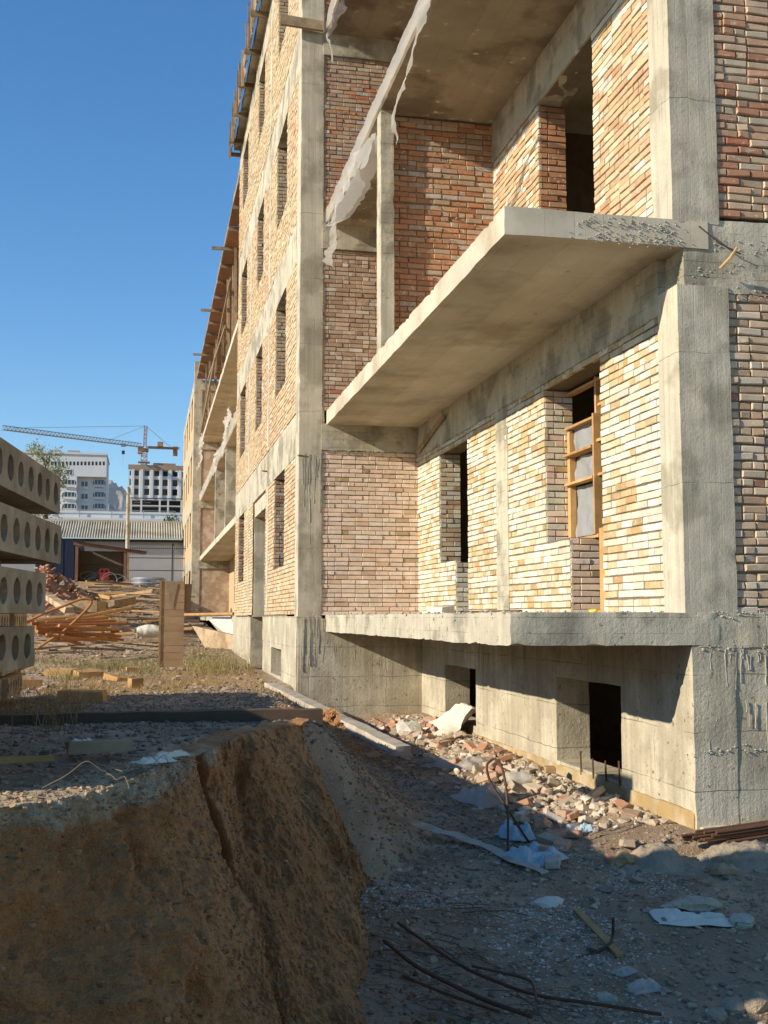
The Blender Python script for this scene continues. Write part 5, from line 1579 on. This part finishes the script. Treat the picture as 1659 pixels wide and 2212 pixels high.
# ------------------------------------------------------------------ shed with a red barrier, cable coils
sh = thing('lean_to_shed', 'open rusty lean-to shed in front of the grey warehouse', 'shed', (-2.8, 71, 2.1))
zs_ = lambda x: 4.44 - 0.13 * (x + 4.3)
for x in (-4.25, -1.38):
    for y in (70.0, 72.6):
        g = G(); g.box((x - 0.08, y - 0.08, 1.9), (x + 0.08, y + 0.08, zs_(x))); part('post', g, M['shedrust'], sh)
g = G(); g.beam((-4.45, 69.9, 4.5), (-0.2, 69.9, 3.95), 0.08, 0.20); part('front_beam', g, M['shedrust'], sh)
g = G()
n1 = 80
xx = np.linspace(-4.45, -0.1, n1); yy = np.array([69.7, 73.0])
A, Bq = np.meshgrid(xx, yy, indexing='ij')
g.grid(np.stack([A, Bq, zs_(A) + 0.16 + 0.02 * np.sin(A * 40)], -1)); part('roof_sheet', g, M['shedrust'], sh)
g = G(); g.box((-4.3, 72.7, 1.8), (-1.3, 72.75, 4.2)); g.box((-4.35, 70.1, 1.8), (-4.3, 72.7, 4.4)); part('back_sheet', g, M['shedin'], sh)
for z in (2.6, 3.3): 
    g = G(); g.box((-4.3, 72.62, z), (-1.3, 72.69, z + 0.07)); part('wall_rail', g, M['shedrust'], sh)
# red water-filled barrier with two round sockets
rbx = thing('red_barrier', 'red plastic road barrier block inside the shed', 'barrier', (-2.62, 70.6, gz1(-2.6, 70.6)))
zb = gz1(-2.6, 70.6) - 0.02
def rounded(w, h, y0, y1, cx, cz, r=0.12, n=6):
    pts = []
    for (sx, sz, a0) in ((1, 1, 0), (-1, 1, 90), (-1, -1, 180), (1, -1, 270)):
        for k in range(n + 1):
            a = R(a0 + 90 * k / n); pts.append((cx + sx * (w / 2 - r) + r * math.cos(a), cz + sz * (h / 2 - r) + r * math.sin(a)))
    m = len(pts)
    V = [(x, y0, z) for x, z in pts] + [(x, y1, z) for x, z in pts]
    g = G(); g.add(V, [[i, (i + 1) % m, m + (i + 1) % m, m + i] for i in range(m)]); g.f.append(np.array([list(range(m))])); g.f.append(np.array([list(range(m, 2 * m))]))
    return g
part('upper_body', rounded(0.62, 0.44, 70.4, 70.8, -2.62, zb + 0.60), M['red'], rbx)
part('lower_body', rounded(0.54, 0.40, 70.45, 70.75, -2.62, zb + 0.18, 0.06), M['red'], rbx)
for sx in (-0.13, 0.13):
    g = G(); g.tube([(-2.62 + sx, 70.39, zb + 0.66), (-2.62 + sx, 70.36, zb + 0.66)], 0.085, 14); part('socket', g, M['dark'], rbx)
for i in range(3):
    c = np.array([-3.6 + 0.25 * i, 70.9, gz1(-3.4, 71) + 0.15])
    bar('cable_loop', [c + np.array([0.5 * math.cos(t), 0.3 * math.sin(t), 0.25 + 0.25 * math.sin(t * 1.0 + i)]) for t in np.linspace(0, 6.28, 16)], 0.016, 'grey cable heaped inside the shed', 'galv', 'cable', 'cables inside the shed')
coil = thing('cable_coil', 'coil of grey cable lying right of the shed post', 'coil', (0.0, 66, gz1(0, 66)))
for i in range(7):
    rr_ = 0.85 + 0.06 * (i % 3)
    c = np.array([0.05, 66, gz1(0, 66) + 0.06 + 0.07 * i])
    g = G(); g.tube([c + np.array([rr_ * math.cos(t), rr_ * math.sin(t), 0]) for t in np.linspace(0, 6.3, 30)], 0.035, 6); part('turn', g, M['galv'], coil, smooth=True)
for i, (cx, rx, rz) in enumerate(((-1.9, 0.7, 0.45), (-0.9, 0.9, 0.35), (-2.2, 0.45, 0.55))):
    c = np.array([cx, 67, gz1(cx, 67) + 0.25])
    bar('wire_loop', [c + np.array([rx * math.cos(t), 0.2 * math.sin(t), rz * math.sin(t)]) for t in np.linspace(0, 6.28, 22)], 0.009, 'springy grey wire loop in front of the shed', 'galv', 'wire', 'wire loops in front of the shed')

# ------------------------------------------------------------------ warehouse, fence, pole
wh = thing('warehouse', 'low grey warehouse with a corrugated roof at the end of the yard', 'building', (-4, 88, 2.8))
g = G(); g.box((-16, 86.0, 2.2), (7.5, 92, 5.75)); part('wall', g, M['render'], wh)
n1 = 1000
xx = np.linspace(-16.5, 8, n1)
yy = np.linspace(0, 1, 5)
A, Bq = np.meshgrid(xx, yy, indexing='ij')
sagg = 0.05 * np.sin(Bq * 3.14)
zz = 5.95 + Bq * 1.50 + 0.055 * np.sin(A * 2 * math.pi / 0.19) - sagg
g = G(); g.grid(np.stack([A, 85.3 + 3.6 * Bq, zz], -1)); part('roof', g, M['roof'], wh, smooth=True)
g = G(); g.box((-16.5, 88.8, 7.38), (8, 89.2, 7.56)); part('ridge_cap', g, M['roof'], wh)
g = G(); g.box((-16.4, 85.45, 5.70), (7.9, 85.98, 5.85)); part('eaves_board', g, M['dark'], wh)
M['mint'] = mat('mint_wall', (0.55, 0.63, 0.55), var=0.06, bump=0)
ml = thing('mint_building', 'pale mint low building behind the warehouse roof', 'building', (-4, 150, 3))
g = G(); g.box((-30, 150, 3), (9, 160, 12.7)); part('wall', g, M['mint'], ml)
g = G(); g.box((-30.3, 149.7, 12.7), (9.3, 160, 13.05)); part('parapet', g, M['panel'], ml)
pf = thing('parapet_fence', 'thin dark railing on the mint building', 'fence', (-2, 149.9, 12.6))
for x in (-13.0, -8.9, -4.8, -0.7, 3.4):
    g = G(); g.box((x - 0.05, 149.85, 13.05), (x + 0.05, 149.95, 14.1)); part('post', g, M['crane_grey'], pf)
g = G(); g.box((-13, 149.87, 14.05), (3.4, 149.93, 14.12)); part('rail', g, M['crane_grey'], pf)
g = G(); g.box((-12.9, 150.2, 13.051), (6, 150.4, 13.95)); solo('panel_screen', g, M['panel'], 'pale panels behind the railing on the mint building', 'screen')
bg_ = thing('blue_gate', 'dark blue corrugated metal gate left of the shed', 'gate', (-6.2, 80, 2.5))
for i in range(9):
    x = -7.6 + i * 0.36
    g = G(); g.box((x, 79.98 + 0.04 * (i % 2), 2.4), (x + 0.355, 80.06, 5.4)); part('panel', g, M['blue'], bg_)
fe = thing('bar_fence', 'dark metal bar fence in front of the grey warehouse wall', 'fence', (0.9, 82, 2.6))
for x in (-1.6, 1.75, 4.3):
    g = G(); g.box((x - 0.07, 81.95, 2.4), (x + 0.07, 82.09, 5.35)); part('post', g, M['dark'], fe)
for z in (3.35, 4.25, 4.95):
    g = G(); g.box((-1.55, 81.96, z), (4.3, 82.02, z + 0.07)); part('rail', g, M['dark'], fe)
g = G()
for x in np.arange(-1.5, 4.3, 0.155): g.box((x, 81.9, 2.5), (x + 0.035, 81.94, 5.2))
part('bars', g, M['galv'], fe)
up_ = thing('utility_pole', 'grey concrete utility pole in front of the warehouse', 'pole', (-1.5, 76, 2.4))
b0 = atY(274, 1258, 76); t0 = atY(277, 1052, 76)
g = G(); g.tube([(b0[0], 76, 2.0), (t0[0], 76, t0[2])], [0.16, 0.11], 10); part('shaft', g, M['conc'], up_, smooth=True)
g = G(); g.box((t0[0] - 0.25, 75.9, t0[2] - 0.5), (t0[0] + 0.25, 76.0, t0[2] - 0.4)); part('cross_arm', g, M['crane_grey'], up_)

# ------------------------------------------------------------------ apartment block
ap = thing('apartment_block', 'white panel apartment block with rounded loggias behind the slab stack', 'building', (-20, 282, 3))
YA = 277.0
def D2(x, y, Y=YA): return atY(x, y, Y)
ztop = D2(150, 984)[2]
xl, xm, xr = -40.0, D2(167, 1050)[0], D2(229, 1050)[0]
def box_part(nm, lo, hi, m, parent, **k):
    g = G(); g.box(lo, hi); return part(nm, g, M[m], parent, **k)
box_part('wall', (xm, YA, 3), (xr, YA + 16, ztop), 'panel', ap)
box_part('projecting_wall', (xl, YA - 2.2, 3), (xm, YA + 15.9, ztop), 'panel', ap)
box_part('parapet', (xl - 0.2, YA - 2.5, ztop), (xr + 0.2, YA + 16.2, ztop + 0.5), 'panel2', ap)
box_part('top_panel', (xm, YA - 2.2, ztop - 5.3), (xr + 0.1, YA - 0.01, ztop - 0.01), 'panel', ap)
for (a, b) in ((108, 131), (146, 172)):
    q0, q1 = D2(a, 977), D2(b, 984)
    box_part('roof_vent', (q0[0], YA, ztop + 0.5), (q1[0], YA + 3, ztop + 1.3), 'crane_grey', ap)
for x in np.arange(96, 232, 8.0):
    q0 = D2(x, 1001, YA - 2.2)
    box_part('vent_hole', (q0[0] - 0.22, YA - 2.23, q0[2] - 0.45), (q0[0] + 0.22, YA - 2.19, q0[2] + 0.45), 'dark', ap)
ROWS = [1020.5, 1045.5, 1072, 1097, 1122]
def window(cx, cz, w, h, y, panes=2):
    g = G()
    t = 0.12
    g.box((cx - w / 2, y - 0.06, cz - h / 2), (cx + w / 2, y - 0.005, cz - h / 2 + t)); g.box((cx - w / 2, y - 0.06, cz + h / 2 - t), (cx + w / 2, y - 0.005, cz + h / 2))
    for i in range(panes + 1):
        x = cx - w / 2 + (w - t) * i / panes
        g.box((x, y - 0.055, cz - h / 2 + t), (x + t, y - 0.006, cz + h / 2 - t))
    o = part('window', g, M['white'], ap)
    g = G(); g.box((cx - w / 2, y - 0.03, cz - h / 2), (cx + w / 2, y - 0.004, cz + h / 2)); part('pane', g, M['glass'], o)
def loggia(cx, cz, w, h, y):
    n = 5; pts = []; r = 0.7
    for (sx, sz, a0) in ((1, 1, 0), (-1, 1, 90), (-1, -1, 180), (1, -1, 270)):
        for k in range(n + 1):
            a = R(a0 + 90 * k / n); pts.append((cx + sx * (w / 2 - r) + r * math.cos(a), cz + sz * (h / 2 - r) + r * math.sin(a)))
    pts = np.array(pts); m = len(pts); c = np.array([cx, cz])
    o_ = c + (pts - c) * 1.10
    V = [(x, y - 0.35, z) for x, z in o_] + [(x, y - 0.35, z) for x, z in pts] + [(x, y - 0.02, z) for x, z in pts] + [(x, y - 0.01, z) for x, z in o_]
    F = []
    for i in range(m):
        j = (i + 1) % m
        F += [[i, j, m + j, m + i], [m + i, m + j, 2 * m + j, 2 * m + i], [i, j, 3 * m + j, 3 * m + i]]
    g = G(); g.add(V, F); o = part('loggia', g, M['panel'], ap)
    g = G(); g.add([(x, y - 0.03, z) for x, z in pts], [list(range(m))]); part('recess', g, M['glass'], o)
    box_part('balustrade', (cx - w / 2 + 0.1, y - 0.3, cz - h / 2 + 0.15), (cx + w / 2 - 0.1, y - 0.22, cz - h * 0.08), 'panel2', o)
    for i in range(4):
        x = cx - w / 2 + w * (i + 0.5) / 4
        box_part('glazing_bar', (x - 0.05, y - 0.28, cz - h * 0.08), (x + 0.05, y - 0.24, cz + h * 0.45), 'white', o)
for r_, yr in enumerate(ROWS):
    q0 = D2(182.5, yr); window(q0[0], q0[2], 1.75, 1.45, YA)
    q0 = D2(214.5, yr); loggia(q0[0], q0[2], 3.0, 2.0, YA)
    q0 = D2(150, yr, YA - 2.2)
    if r_: loggia(q0[0], q0[2], 3.3, 1.9, YA - 2.2)
    else: window(q0[0], q0[2], 1.6, 1.4, YA - 2.2)
    q0 = D2(120, yr, YA - 2.2); window(q0[0], q0[2], 1.7, 1.45, YA - 2.2)
    q0 = D2(90, yr, YA - 2.2); window(q0[0], q0[2], 1.7, 1.45, YA - 2.2)
    if r_: 
        zz_ = D2(200, yr - 13)[2]
        box_part('joint', (xm, YA - 0.03, zz_), (xr, YA - 0.002, zz_ + 0.12), 'panel2', ap)
    if r_ in (1, 2):
        q0 = D2(186, yr + 9); box_part('air_conditioner', (q0[0] - 0.4, YA - 0.4, q0[2] - 0.3), (q0[0] + 0.4, YA - 0.01, q0[2] + 0.3), 'white', ap)

# ------------------------------------------------------------------ concrete frame building with the crane
fb_ = thing('frame_building', 'white multi-storey building under construction below the tower crane', 'building', (2, 392, 3))
YC = 385.0
def D3(x, y): return atY(x, y, YC)
zt, zl = D3(300, 1014)[2], D3(300, 1075)[2]
xl, xr = D3(277, 1040)[0], 20.0
wx = [D3(x, 1040)[0] for x in (280, 294, 317.3, 338.2, 356.8, 378, 399)]
wz = [D3(330, y)[2] for y in (1021.5, 1042.3, 1062.6)]
holes = [(x - 0.85, x + 0.85, z - 1.1, z + 1.1) for x in wx for z in wz]
holes[0:3] = [(wx[0] - 0.4, wx[0] + 0.4, z - 1.1, z + 1.1) for z in wz]
backing('wall', (0, YC, 0), dX, (0, -1, 0), xl, xr, zl, zt, holes, 0.8, 'panel2', fb_)
for i, x in enumerate(wx[:-1]):
    xm_ = (x + wx[i + 1]) / 2
    box_part('pier', (xm_ - 0.45, YC - 0.4, zl), (xm_ + 0.45, YC - 0.01, zt), 'panel', fb_)
box_part('core', (xl + 0.3, YC + 4, 3), (xr, YC + 14, zt), 'dark', fb_)  # near-black box, its colour stands in for the unlit interior behind the openings
box_part('brick_parapet', (xl - 0.1, YC - 0.3, zt), (xr, YC + 0.5, zt + 1.6), 'claybrick', fb_)
q0, q1 = D3(331, 1000), D3(380, 1000)
box_part('stair_head', (q0[0], YC + 3, zt), (q1[0], YC + 8, D3(350, 998)[2]), 'claybrick', fb_)
zg = D3(330, 1112)[2]
zs4 = [zl - 0.35, (zl + zg) / 2 + 0.4, zg]
for z in zs4: box_part('floor_slab', (xl, YC + 0.02, z - 0.35), (xr, YC + 3.9, z), 'panel2', fb_)
for x in (283, 305, 345, 363, 392): 
    q0 = D3(x, 1090)[0]; box_part('column', (q0 - 0.3, YC + 0.05, 3), (q0 + 0.3, YC + 0.6, zl - 0.3), 'panel2', fb_)
for k_ in range(3):
    z = zs4[1] + 0.8 + k_ * 0.9; box_part('board', (D3(289, 1090)[0], YC + 1.2, z), (D3(326, 1090)[0], YC + 1.4, z + 0.35), 'claybrick', fb_)

cr = thing('tower_crane', 'orange tower crane with a long lattice jib above the frame building', 'crane', (-2.1, 394, 20))
YK = 394.0
def lattice(a, b, w, h, nb, r, tri=False):
    """Lattice girder from a to b."""
    g = G(); a = np.array(a, float); b = np.array(b, float)
    d = (b - a); Ln = np.linalg.norm(d); d /= Ln
    u = np.array([0, 0, 1.0]) if abs(d[2]) < 0.8 else np.array([0, 1.0, 0])
    s = np.cross(d, u); s /= np.linalg.norm(s); t = np.cross(s, d)
    ch = [(-w / 2, 0), (w / 2, 0), (0, h)] if tri else [(-w / 2, -h / 2), (w / 2, -h / 2), (w / 2, h / 2), (-w / 2, h / 2)]
    P = lambda i, c: a + d * Ln * i / nb + s * ch[c][0] + t * ch[c][1]
    m = len(ch)
    for c in range(m): g.beam(P(0, c), P(nb, c), r * 2, r * 2)
    for i in range(nb):
        for c in range(m):
            c2 = (c + 1) % m
            g.beam(P(i, c), P(i + 1, c2), r * 1.2, r * 1.2)
            if i: g.beam(P(i, c), P(i, c2), r * 1.2, r * 1.2)
    return g
ms = atY(311, 1000, YK); sx_ = ms[0]
zj = atY(311, 966, YK)[2]; zap = atY(313, 920, YK)[2]
part('mast', lattice((sx_, YK, 20), (sx_, YK, zj - 1.5), 2.0, 2.0, 24, 0.13), M['crane'], cr)
part('tower_head', lattice((sx_ + 0.2, YK, zj), (sx_ + 0.4, YK, zap), 1.0, 1.0, 5, 0.12), M['crane'], cr)
tip = atY(5, 928, 352)
part('jib', lattice((sx_ - 1, YK, zj), tip, 1.3, 1.3, 40, 0.10, True), M['crane_grey'], cr)
ctip = atY(386, 969, YK + 6)
part('counter_jib', lattice((sx_ + 1, YK, zj), ctip, 1.2, 0.5, 10, 0.12), M['crane'], cr)
box_part('counterweight', (ctip[0] - 2.0, YK + 5, ctip[2] - 2.6), (ctip[0] - 0.4, YK + 7, ctip[2] + 0.6), 'crane', cr)
box_part('cab', (sx_ - 2.2, YK - 1.4, zj - 2.4), (sx_ - 0.4, YK + 1, zj + 0.1), 'crane', cr)
box_part('slew_ring', (sx_ - 1.5, YK - 1.5, zj - 1.5), (sx_ + 1.5, YK + 1.5, zj - 0.5), 'crane', cr)
box_part('winch', (sx_ + 4.5, YK - 0.8, zj + 0.4), (sx_ + 6.5, YK + 0.8, zj + 2.0), 'crane', cr)
for k_ in range(3):
    z = zj - 5.5 - k_ * 1.5; box_part('climbing_platform', (sx_ - 2.0 - (1.6 if k_ == 2 else 0), YK - 1.9, z), (sx_ + 2.0, YK + 1.9, z + 0.3), 'crane_grey', cr)
J = lambda f, dz=1.0: np.array([sx_ - 1, YK, zj]) * (1 - f) + tip * f + np.array([0, 0, dz])
top = np.array([sx_ + 0.4, YK, zap])
for i, e in enumerate((J(0.26), J(0.92), ctip + np.array([-3, 0, 0.6]))):
    g = G(); g.tube([top, e], 0.07, 5); part('stay_cable', g, M['crane_grey'], cr)
hk = J(0.145, 0)
box_part('trolley', tuple(hk + [-0.8, -0.8, -0.5]), tuple(hk + [0.8, 0.8, 0.3]), 'crane_grey', cr)
g = G(); g.tube([hk, hk + [0, 0, -7.0]], 0.06, 5); part('hoist_rope', g, M['crane_grey'], cr)
box_part('hook_block', tuple(hk + [-0.5, -0.3, -3.2]), tuple(hk + [0.5, 0.3, -2.0]), 'dark', cr)

# ------------------------------------------------------------------ mountains
def range_(name, Yc, prof, dep, seed, rough_):
    xs_ = np.array([p[0] for p in prof]); zs_ = np.array([p[1] for p in prof])
    X = np.concatenate([np.linspace(xs_[0], -620, 60)[:-1], np.linspace(-620, 260, 420), np.linspace(260, xs_[-1], 60)[1:]]); n1, n2 = len(X), 90
    T = np.linspace(0, 1, n2)
    A, Bq = np.meshgrid(X, T, indexing='ij')
    env = np.interp(A, xs_, zs_)
    q = np.stack([A / 200, Bq * dep / 300, A * 0], -1).reshape(-1, 3)
    rg = 1.15 - np.abs(fbm(q, seed, 5)).reshape(A.shape) * 2.6
    Z = env * np.clip(Bq, 0, 1) ** 0.9 * (1 - rough_ + rough_ * rg)
    g = G(); g.grid(np.stack([A, Yc + Bq * dep, Z], -1))
    g2 = G(); structure(name, g, M['mount'], smooth=True)
def mp(x, y, Y): q = atY(x, y, Y); return (q[0], q[2])
Ym = 6600
range_('mountain', 5200, [(-4000, 300), (-1600, 420), (mp(200, 1020, Ym)[0], 800), (mp(237, 1038, Ym)[0], mp(237, 1034, Ym)[1]), (mp(256, 1050, Ym)[0], mp(256, 1046, Ym)[1]), (mp(277, 1075, Ym)[0], mp(277, 1070, Ym)[1]), (mp(330, 1120, Ym)[0], 480), (700, 420), (2500, 350), (5000, 300)], 1400, 5, 0.13)
Yn = 3300
range_('foothill', 2600, [(-2500, 150), (-700, 260), (mp(237, 1088, Yn)[0], mp(237, 1084, Yn)[1]), (mp(265, 1108, Yn)[0], mp(265, 1102, Yn)[1]), (mp(280, 1125, Yn)[0], 240), (500, 180), (2500, 140)], 700, 9, 0.16)

# ------------------------------------------------------------------ vegetation
def blades(n, X, Y, h, w, cols, lean=0.5, zf=None, seg=3):
    """Grass blades as bent tapered strips."""
    a = RNG.random(n) * 6.28; ln = RNG.random(n) * lean
    H = h * (0.5 + RNG.random(n))
    Z = gz(X, Y) if zf is None else zf
    V = np.zeros((n, (seg + 1) * 2, 3))
    side = np.stack([-np.sin(a + 1.3), np.cos(a + 1.3), 0 * a], -1)
    for i in range(seg + 1):
        t = i / seg
        c = np.stack([X + np.cos(a) * ln * H * t * t, Y + np.sin(a) * ln * H * t * t, Z - 0.02 + H * t * (1 - 0.25 * ln * t)], -1)
        ww = (w * (1 - 0.85 * t))
        V[:, 2 * i] = c - side * ww / 2; V[:, 2 * i + 1] = c + side * ww / 2
    F = []
    for i in range(seg): F.append([2 * i, 2 * i + 1, 2 * i + 3, 2 * i + 2])
    F = (np.array(F)[None] + (seg + 1) * 2 * np.arange(n)[:, None, None]).reshape(-1, 4)
    return V.reshape(-1, 3), F, np.repeat(cols, (seg + 1) * 2, 0)


def weed_patch(name, n, xr, yr, h, w, ca, cb, label, thr=-0.05, sc=0.7, lean=0.8):
    
    X = RNG.uniform(*xr, n); Y = RNG.uniform(*yr, n)
    k = fbm(np.stack([X * sc, Y * sc, X * 0], -1), 111, 3) + RNG.normal(0, 0.08, n) > thr
    X, Y = X[k], Y[k]
    g = G(); v, f, c = blades(len(X), X, Y, h, w, gcol(len(X), ca, cb, 0.2), lean)
    g.add(v, f, c)
    return solo(name, g, M['weed'], label, 'weeds', kind='stuff')


weed_patch('dry_weeds', 5200, (-3.2, 0.3), (22.5, 30.5), 0.26, 0.012, (0.36, 0.28, 0.12), (0.17, 0.17, 0.065), 'dry green and straw weeds in front of the rusty pipes', 0.06, 1.3, lean=1.3)
weed_patch('dry_grass', 6500, (-1.6, 2.4), (16.6, 25.0), 0.13, 0.009, (0.46, 0.31, 0.12), (0.34, 0.22, 0.08), 'low straw-coloured grass at the edge of the gravel', -0.10, 1.0, lean=1.5)
weed_patch('tall_weeds', 900, (0.85, 2.3), (23.6, 28.5), 0.50, 0.011, (0.42, 0.32, 0.13), (0.25, 0.22, 0.09), 'tall dry weeds beside the upright board panel', -0.1, 1.6, lean=1.1)
weed_patch('shaded_grass', 500, (-1.6, -0.5), (7.5, 12.0), 0.30, 0.008, (0.28, 0.21, 0.09), (0.22, 0.16, 0.07), 'dry grass in the shade beside the slab stack', -0.1)


def bush(name, c, rx, rz, n, leaf, ca, cb, label, stems=6, cat='plant', ry=None):
    c = np.array(c, float)
    t = thing(name, label, cat, c)
    g = G()
    for i in range(stems):
        a = random.uniform(0, 6.28)
        e = c + np.array([math.cos(a) * rx * 0.7, math.sin(a) * rx * 0.7, rz * random.uniform(1.1, 1.8)])
        g.tube([c - [0, 0, 0.05], (c + e) / 2 + RNG.normal(0, 0.04, 3), e], [0.02 * rx + 0.006, 0.01 * rx + 0.004, 0.004], 5)
    part('stem', g, M['bark'], t)
    d = RNG.normal(0, 1, (n, 3)); d /= np.linalg.norm(d, axis=1)[:, None]
    rad = RNG.random(n) ** 0.4
    p = d * rad[:, None] * np.array([rx, ry or rx, rz]) * (1 + 0.35 * fbm(d * 2.2 + c, 5, 3))[:, None] + c + [0, 0, rz]
    keep = fbm(p * (1.6 / rx), 15, 3) > -0.12
    p = p[keep]; n = len(p)
    u = RNG.normal(0, 1, (n, 3)); u /= np.linalg.norm(u, axis=1)[:, None]
    v = np.cross(u, RNG.normal(0, 1, (n, 3))); v /= np.linalg.norm(v, axis=1)[:, None]
    s = leaf * (0.6 + 0.8 * RNG.random((n, 1)))
    V = np.stack([p - u * s, p + v * s * 0.45, p + u * s, p - v * s * 0.45], 1)
    g = G(); g.add(V.reshape(-1, 3), np.arange(n * 4).reshape(-1, 4), np.repeat(gcol(n, ca, cb, 0.2), 4, 0))
    part('crown' if cat == 'tree' else 'foliage', g, M['weed'], t)
    return t


p = atY(386, 1262, 62); bush('shrub', (p[0], 62, gz1(p[0], 62) - 0.1), 0.55, 0.75, 700, 0.07, (0.10, 0.15, 0.05), (0.20, 0.24, 0.09), 'green shrub growing beside the upright board panel, in front of the fence')
p = atY(372, 1122, 148); bush('roof_shrub', (p[0], 148.5, 11.0), 1.4, 1.3, 500, 0.16, (0.06, 0.09, 0.03), (0.10, 0.13, 0.04), 'dark green bush above the warehouse roof near the facade')
def tree(name, base, h, crown, label):
    base = np.array(base, float)
    t = thing(name, label, 'tree', base)
    g = G()
    g.tube([base, base + [0.2, 0, h * 0.35], base + [0.0, 0.2, h * 0.7], base + [0.3, 0, h * 0.95]], [0.28, 0.22, 0.12, 0.04], 8)
    tips = []
    for i in range(26):
        f = random.uniform(0.3, 0.92); a = random.uniform(0, 6.28)
        s = base + np.array([0.1, 0, h * f]); Ln = crown * random.uniform(0.5, 1.1) * (1.15 - 0.6 * f)
        e = s + np.array([math.cos(a) * Ln, math.sin(a) * Ln, Ln * random.uniform(0.3, 0.9)])
        g.tube([s, (s + e) / 2 + RNG.normal(0, 0.15, 3), e], [0.07, 0.04, 0.015], 5)
        tips += [s * (1 - q) + e * q for q in (0.45, 0.7, 0.9, 1.05)]
    part('trunk', g, M['bark'], t)
    n = 5200
    p = np.array(tips)[RNG.integers(0, len(tips), n)] + RNG.normal(0, 0.36, (n, 3))
    u = RNG.normal(0, 1, (n, 3)); u /= np.linalg.norm(u, axis=1)[:, None]
    v = np.cross(u, RNG.normal(0, 1, (n, 3))); v /= np.linalg.norm(v, axis=1)[:, None]
    s = 0.10 * (0.6 + 0.8 * RNG.random((n, 1)))
    V = np.stack([p - u * s, p + v * s * 0.5, p + u * s, p - v * s * 0.5], 1)
    g = G(); g.add(V.reshape(-1, 3), np.arange(n * 4).reshape(-1, 4), np.repeat(gcol(n, (0.24, 0.25, 0.11), (0.38, 0.36, 0.19), 0.2), 4, 0))
    part('crown', g, M['weed'], t)
p = atY(95, 1150, 100); tree('thin_tree', (p[0], 100, 2.8), 12.0, 2.6, 'thin pale green tree behind the slab stack in front of the apartment block')

# ------------------------------------------------------------------ air
hz = G(); hz.box((-4300, -2200, -5), (5300, 6900, 960))
hm = bpy.data.materials.new('haze'); hm.use_nodes = True
hn = hm.node_tree.nodes; hn.clear()
ho = hn.new('ShaderNodeOutputMaterial'); hv = hn.new('ShaderNodeVolumePrincipled')
hv.inputs['Color'].default_value = (0.86, 0.91, 1.0, 1); hv.inputs['Density'].default_value = 0.00003
hm.node_tree.links.new(hv.outputs[0], ho.inputs['Volume'])
ha = bpy.data.objects.new('haze', mesh('haze', hz, hm)); COL.objects.link(ha); ha['kind'] = 'stuff'; ha['label'] = 'thin bluish haze over the whole place'
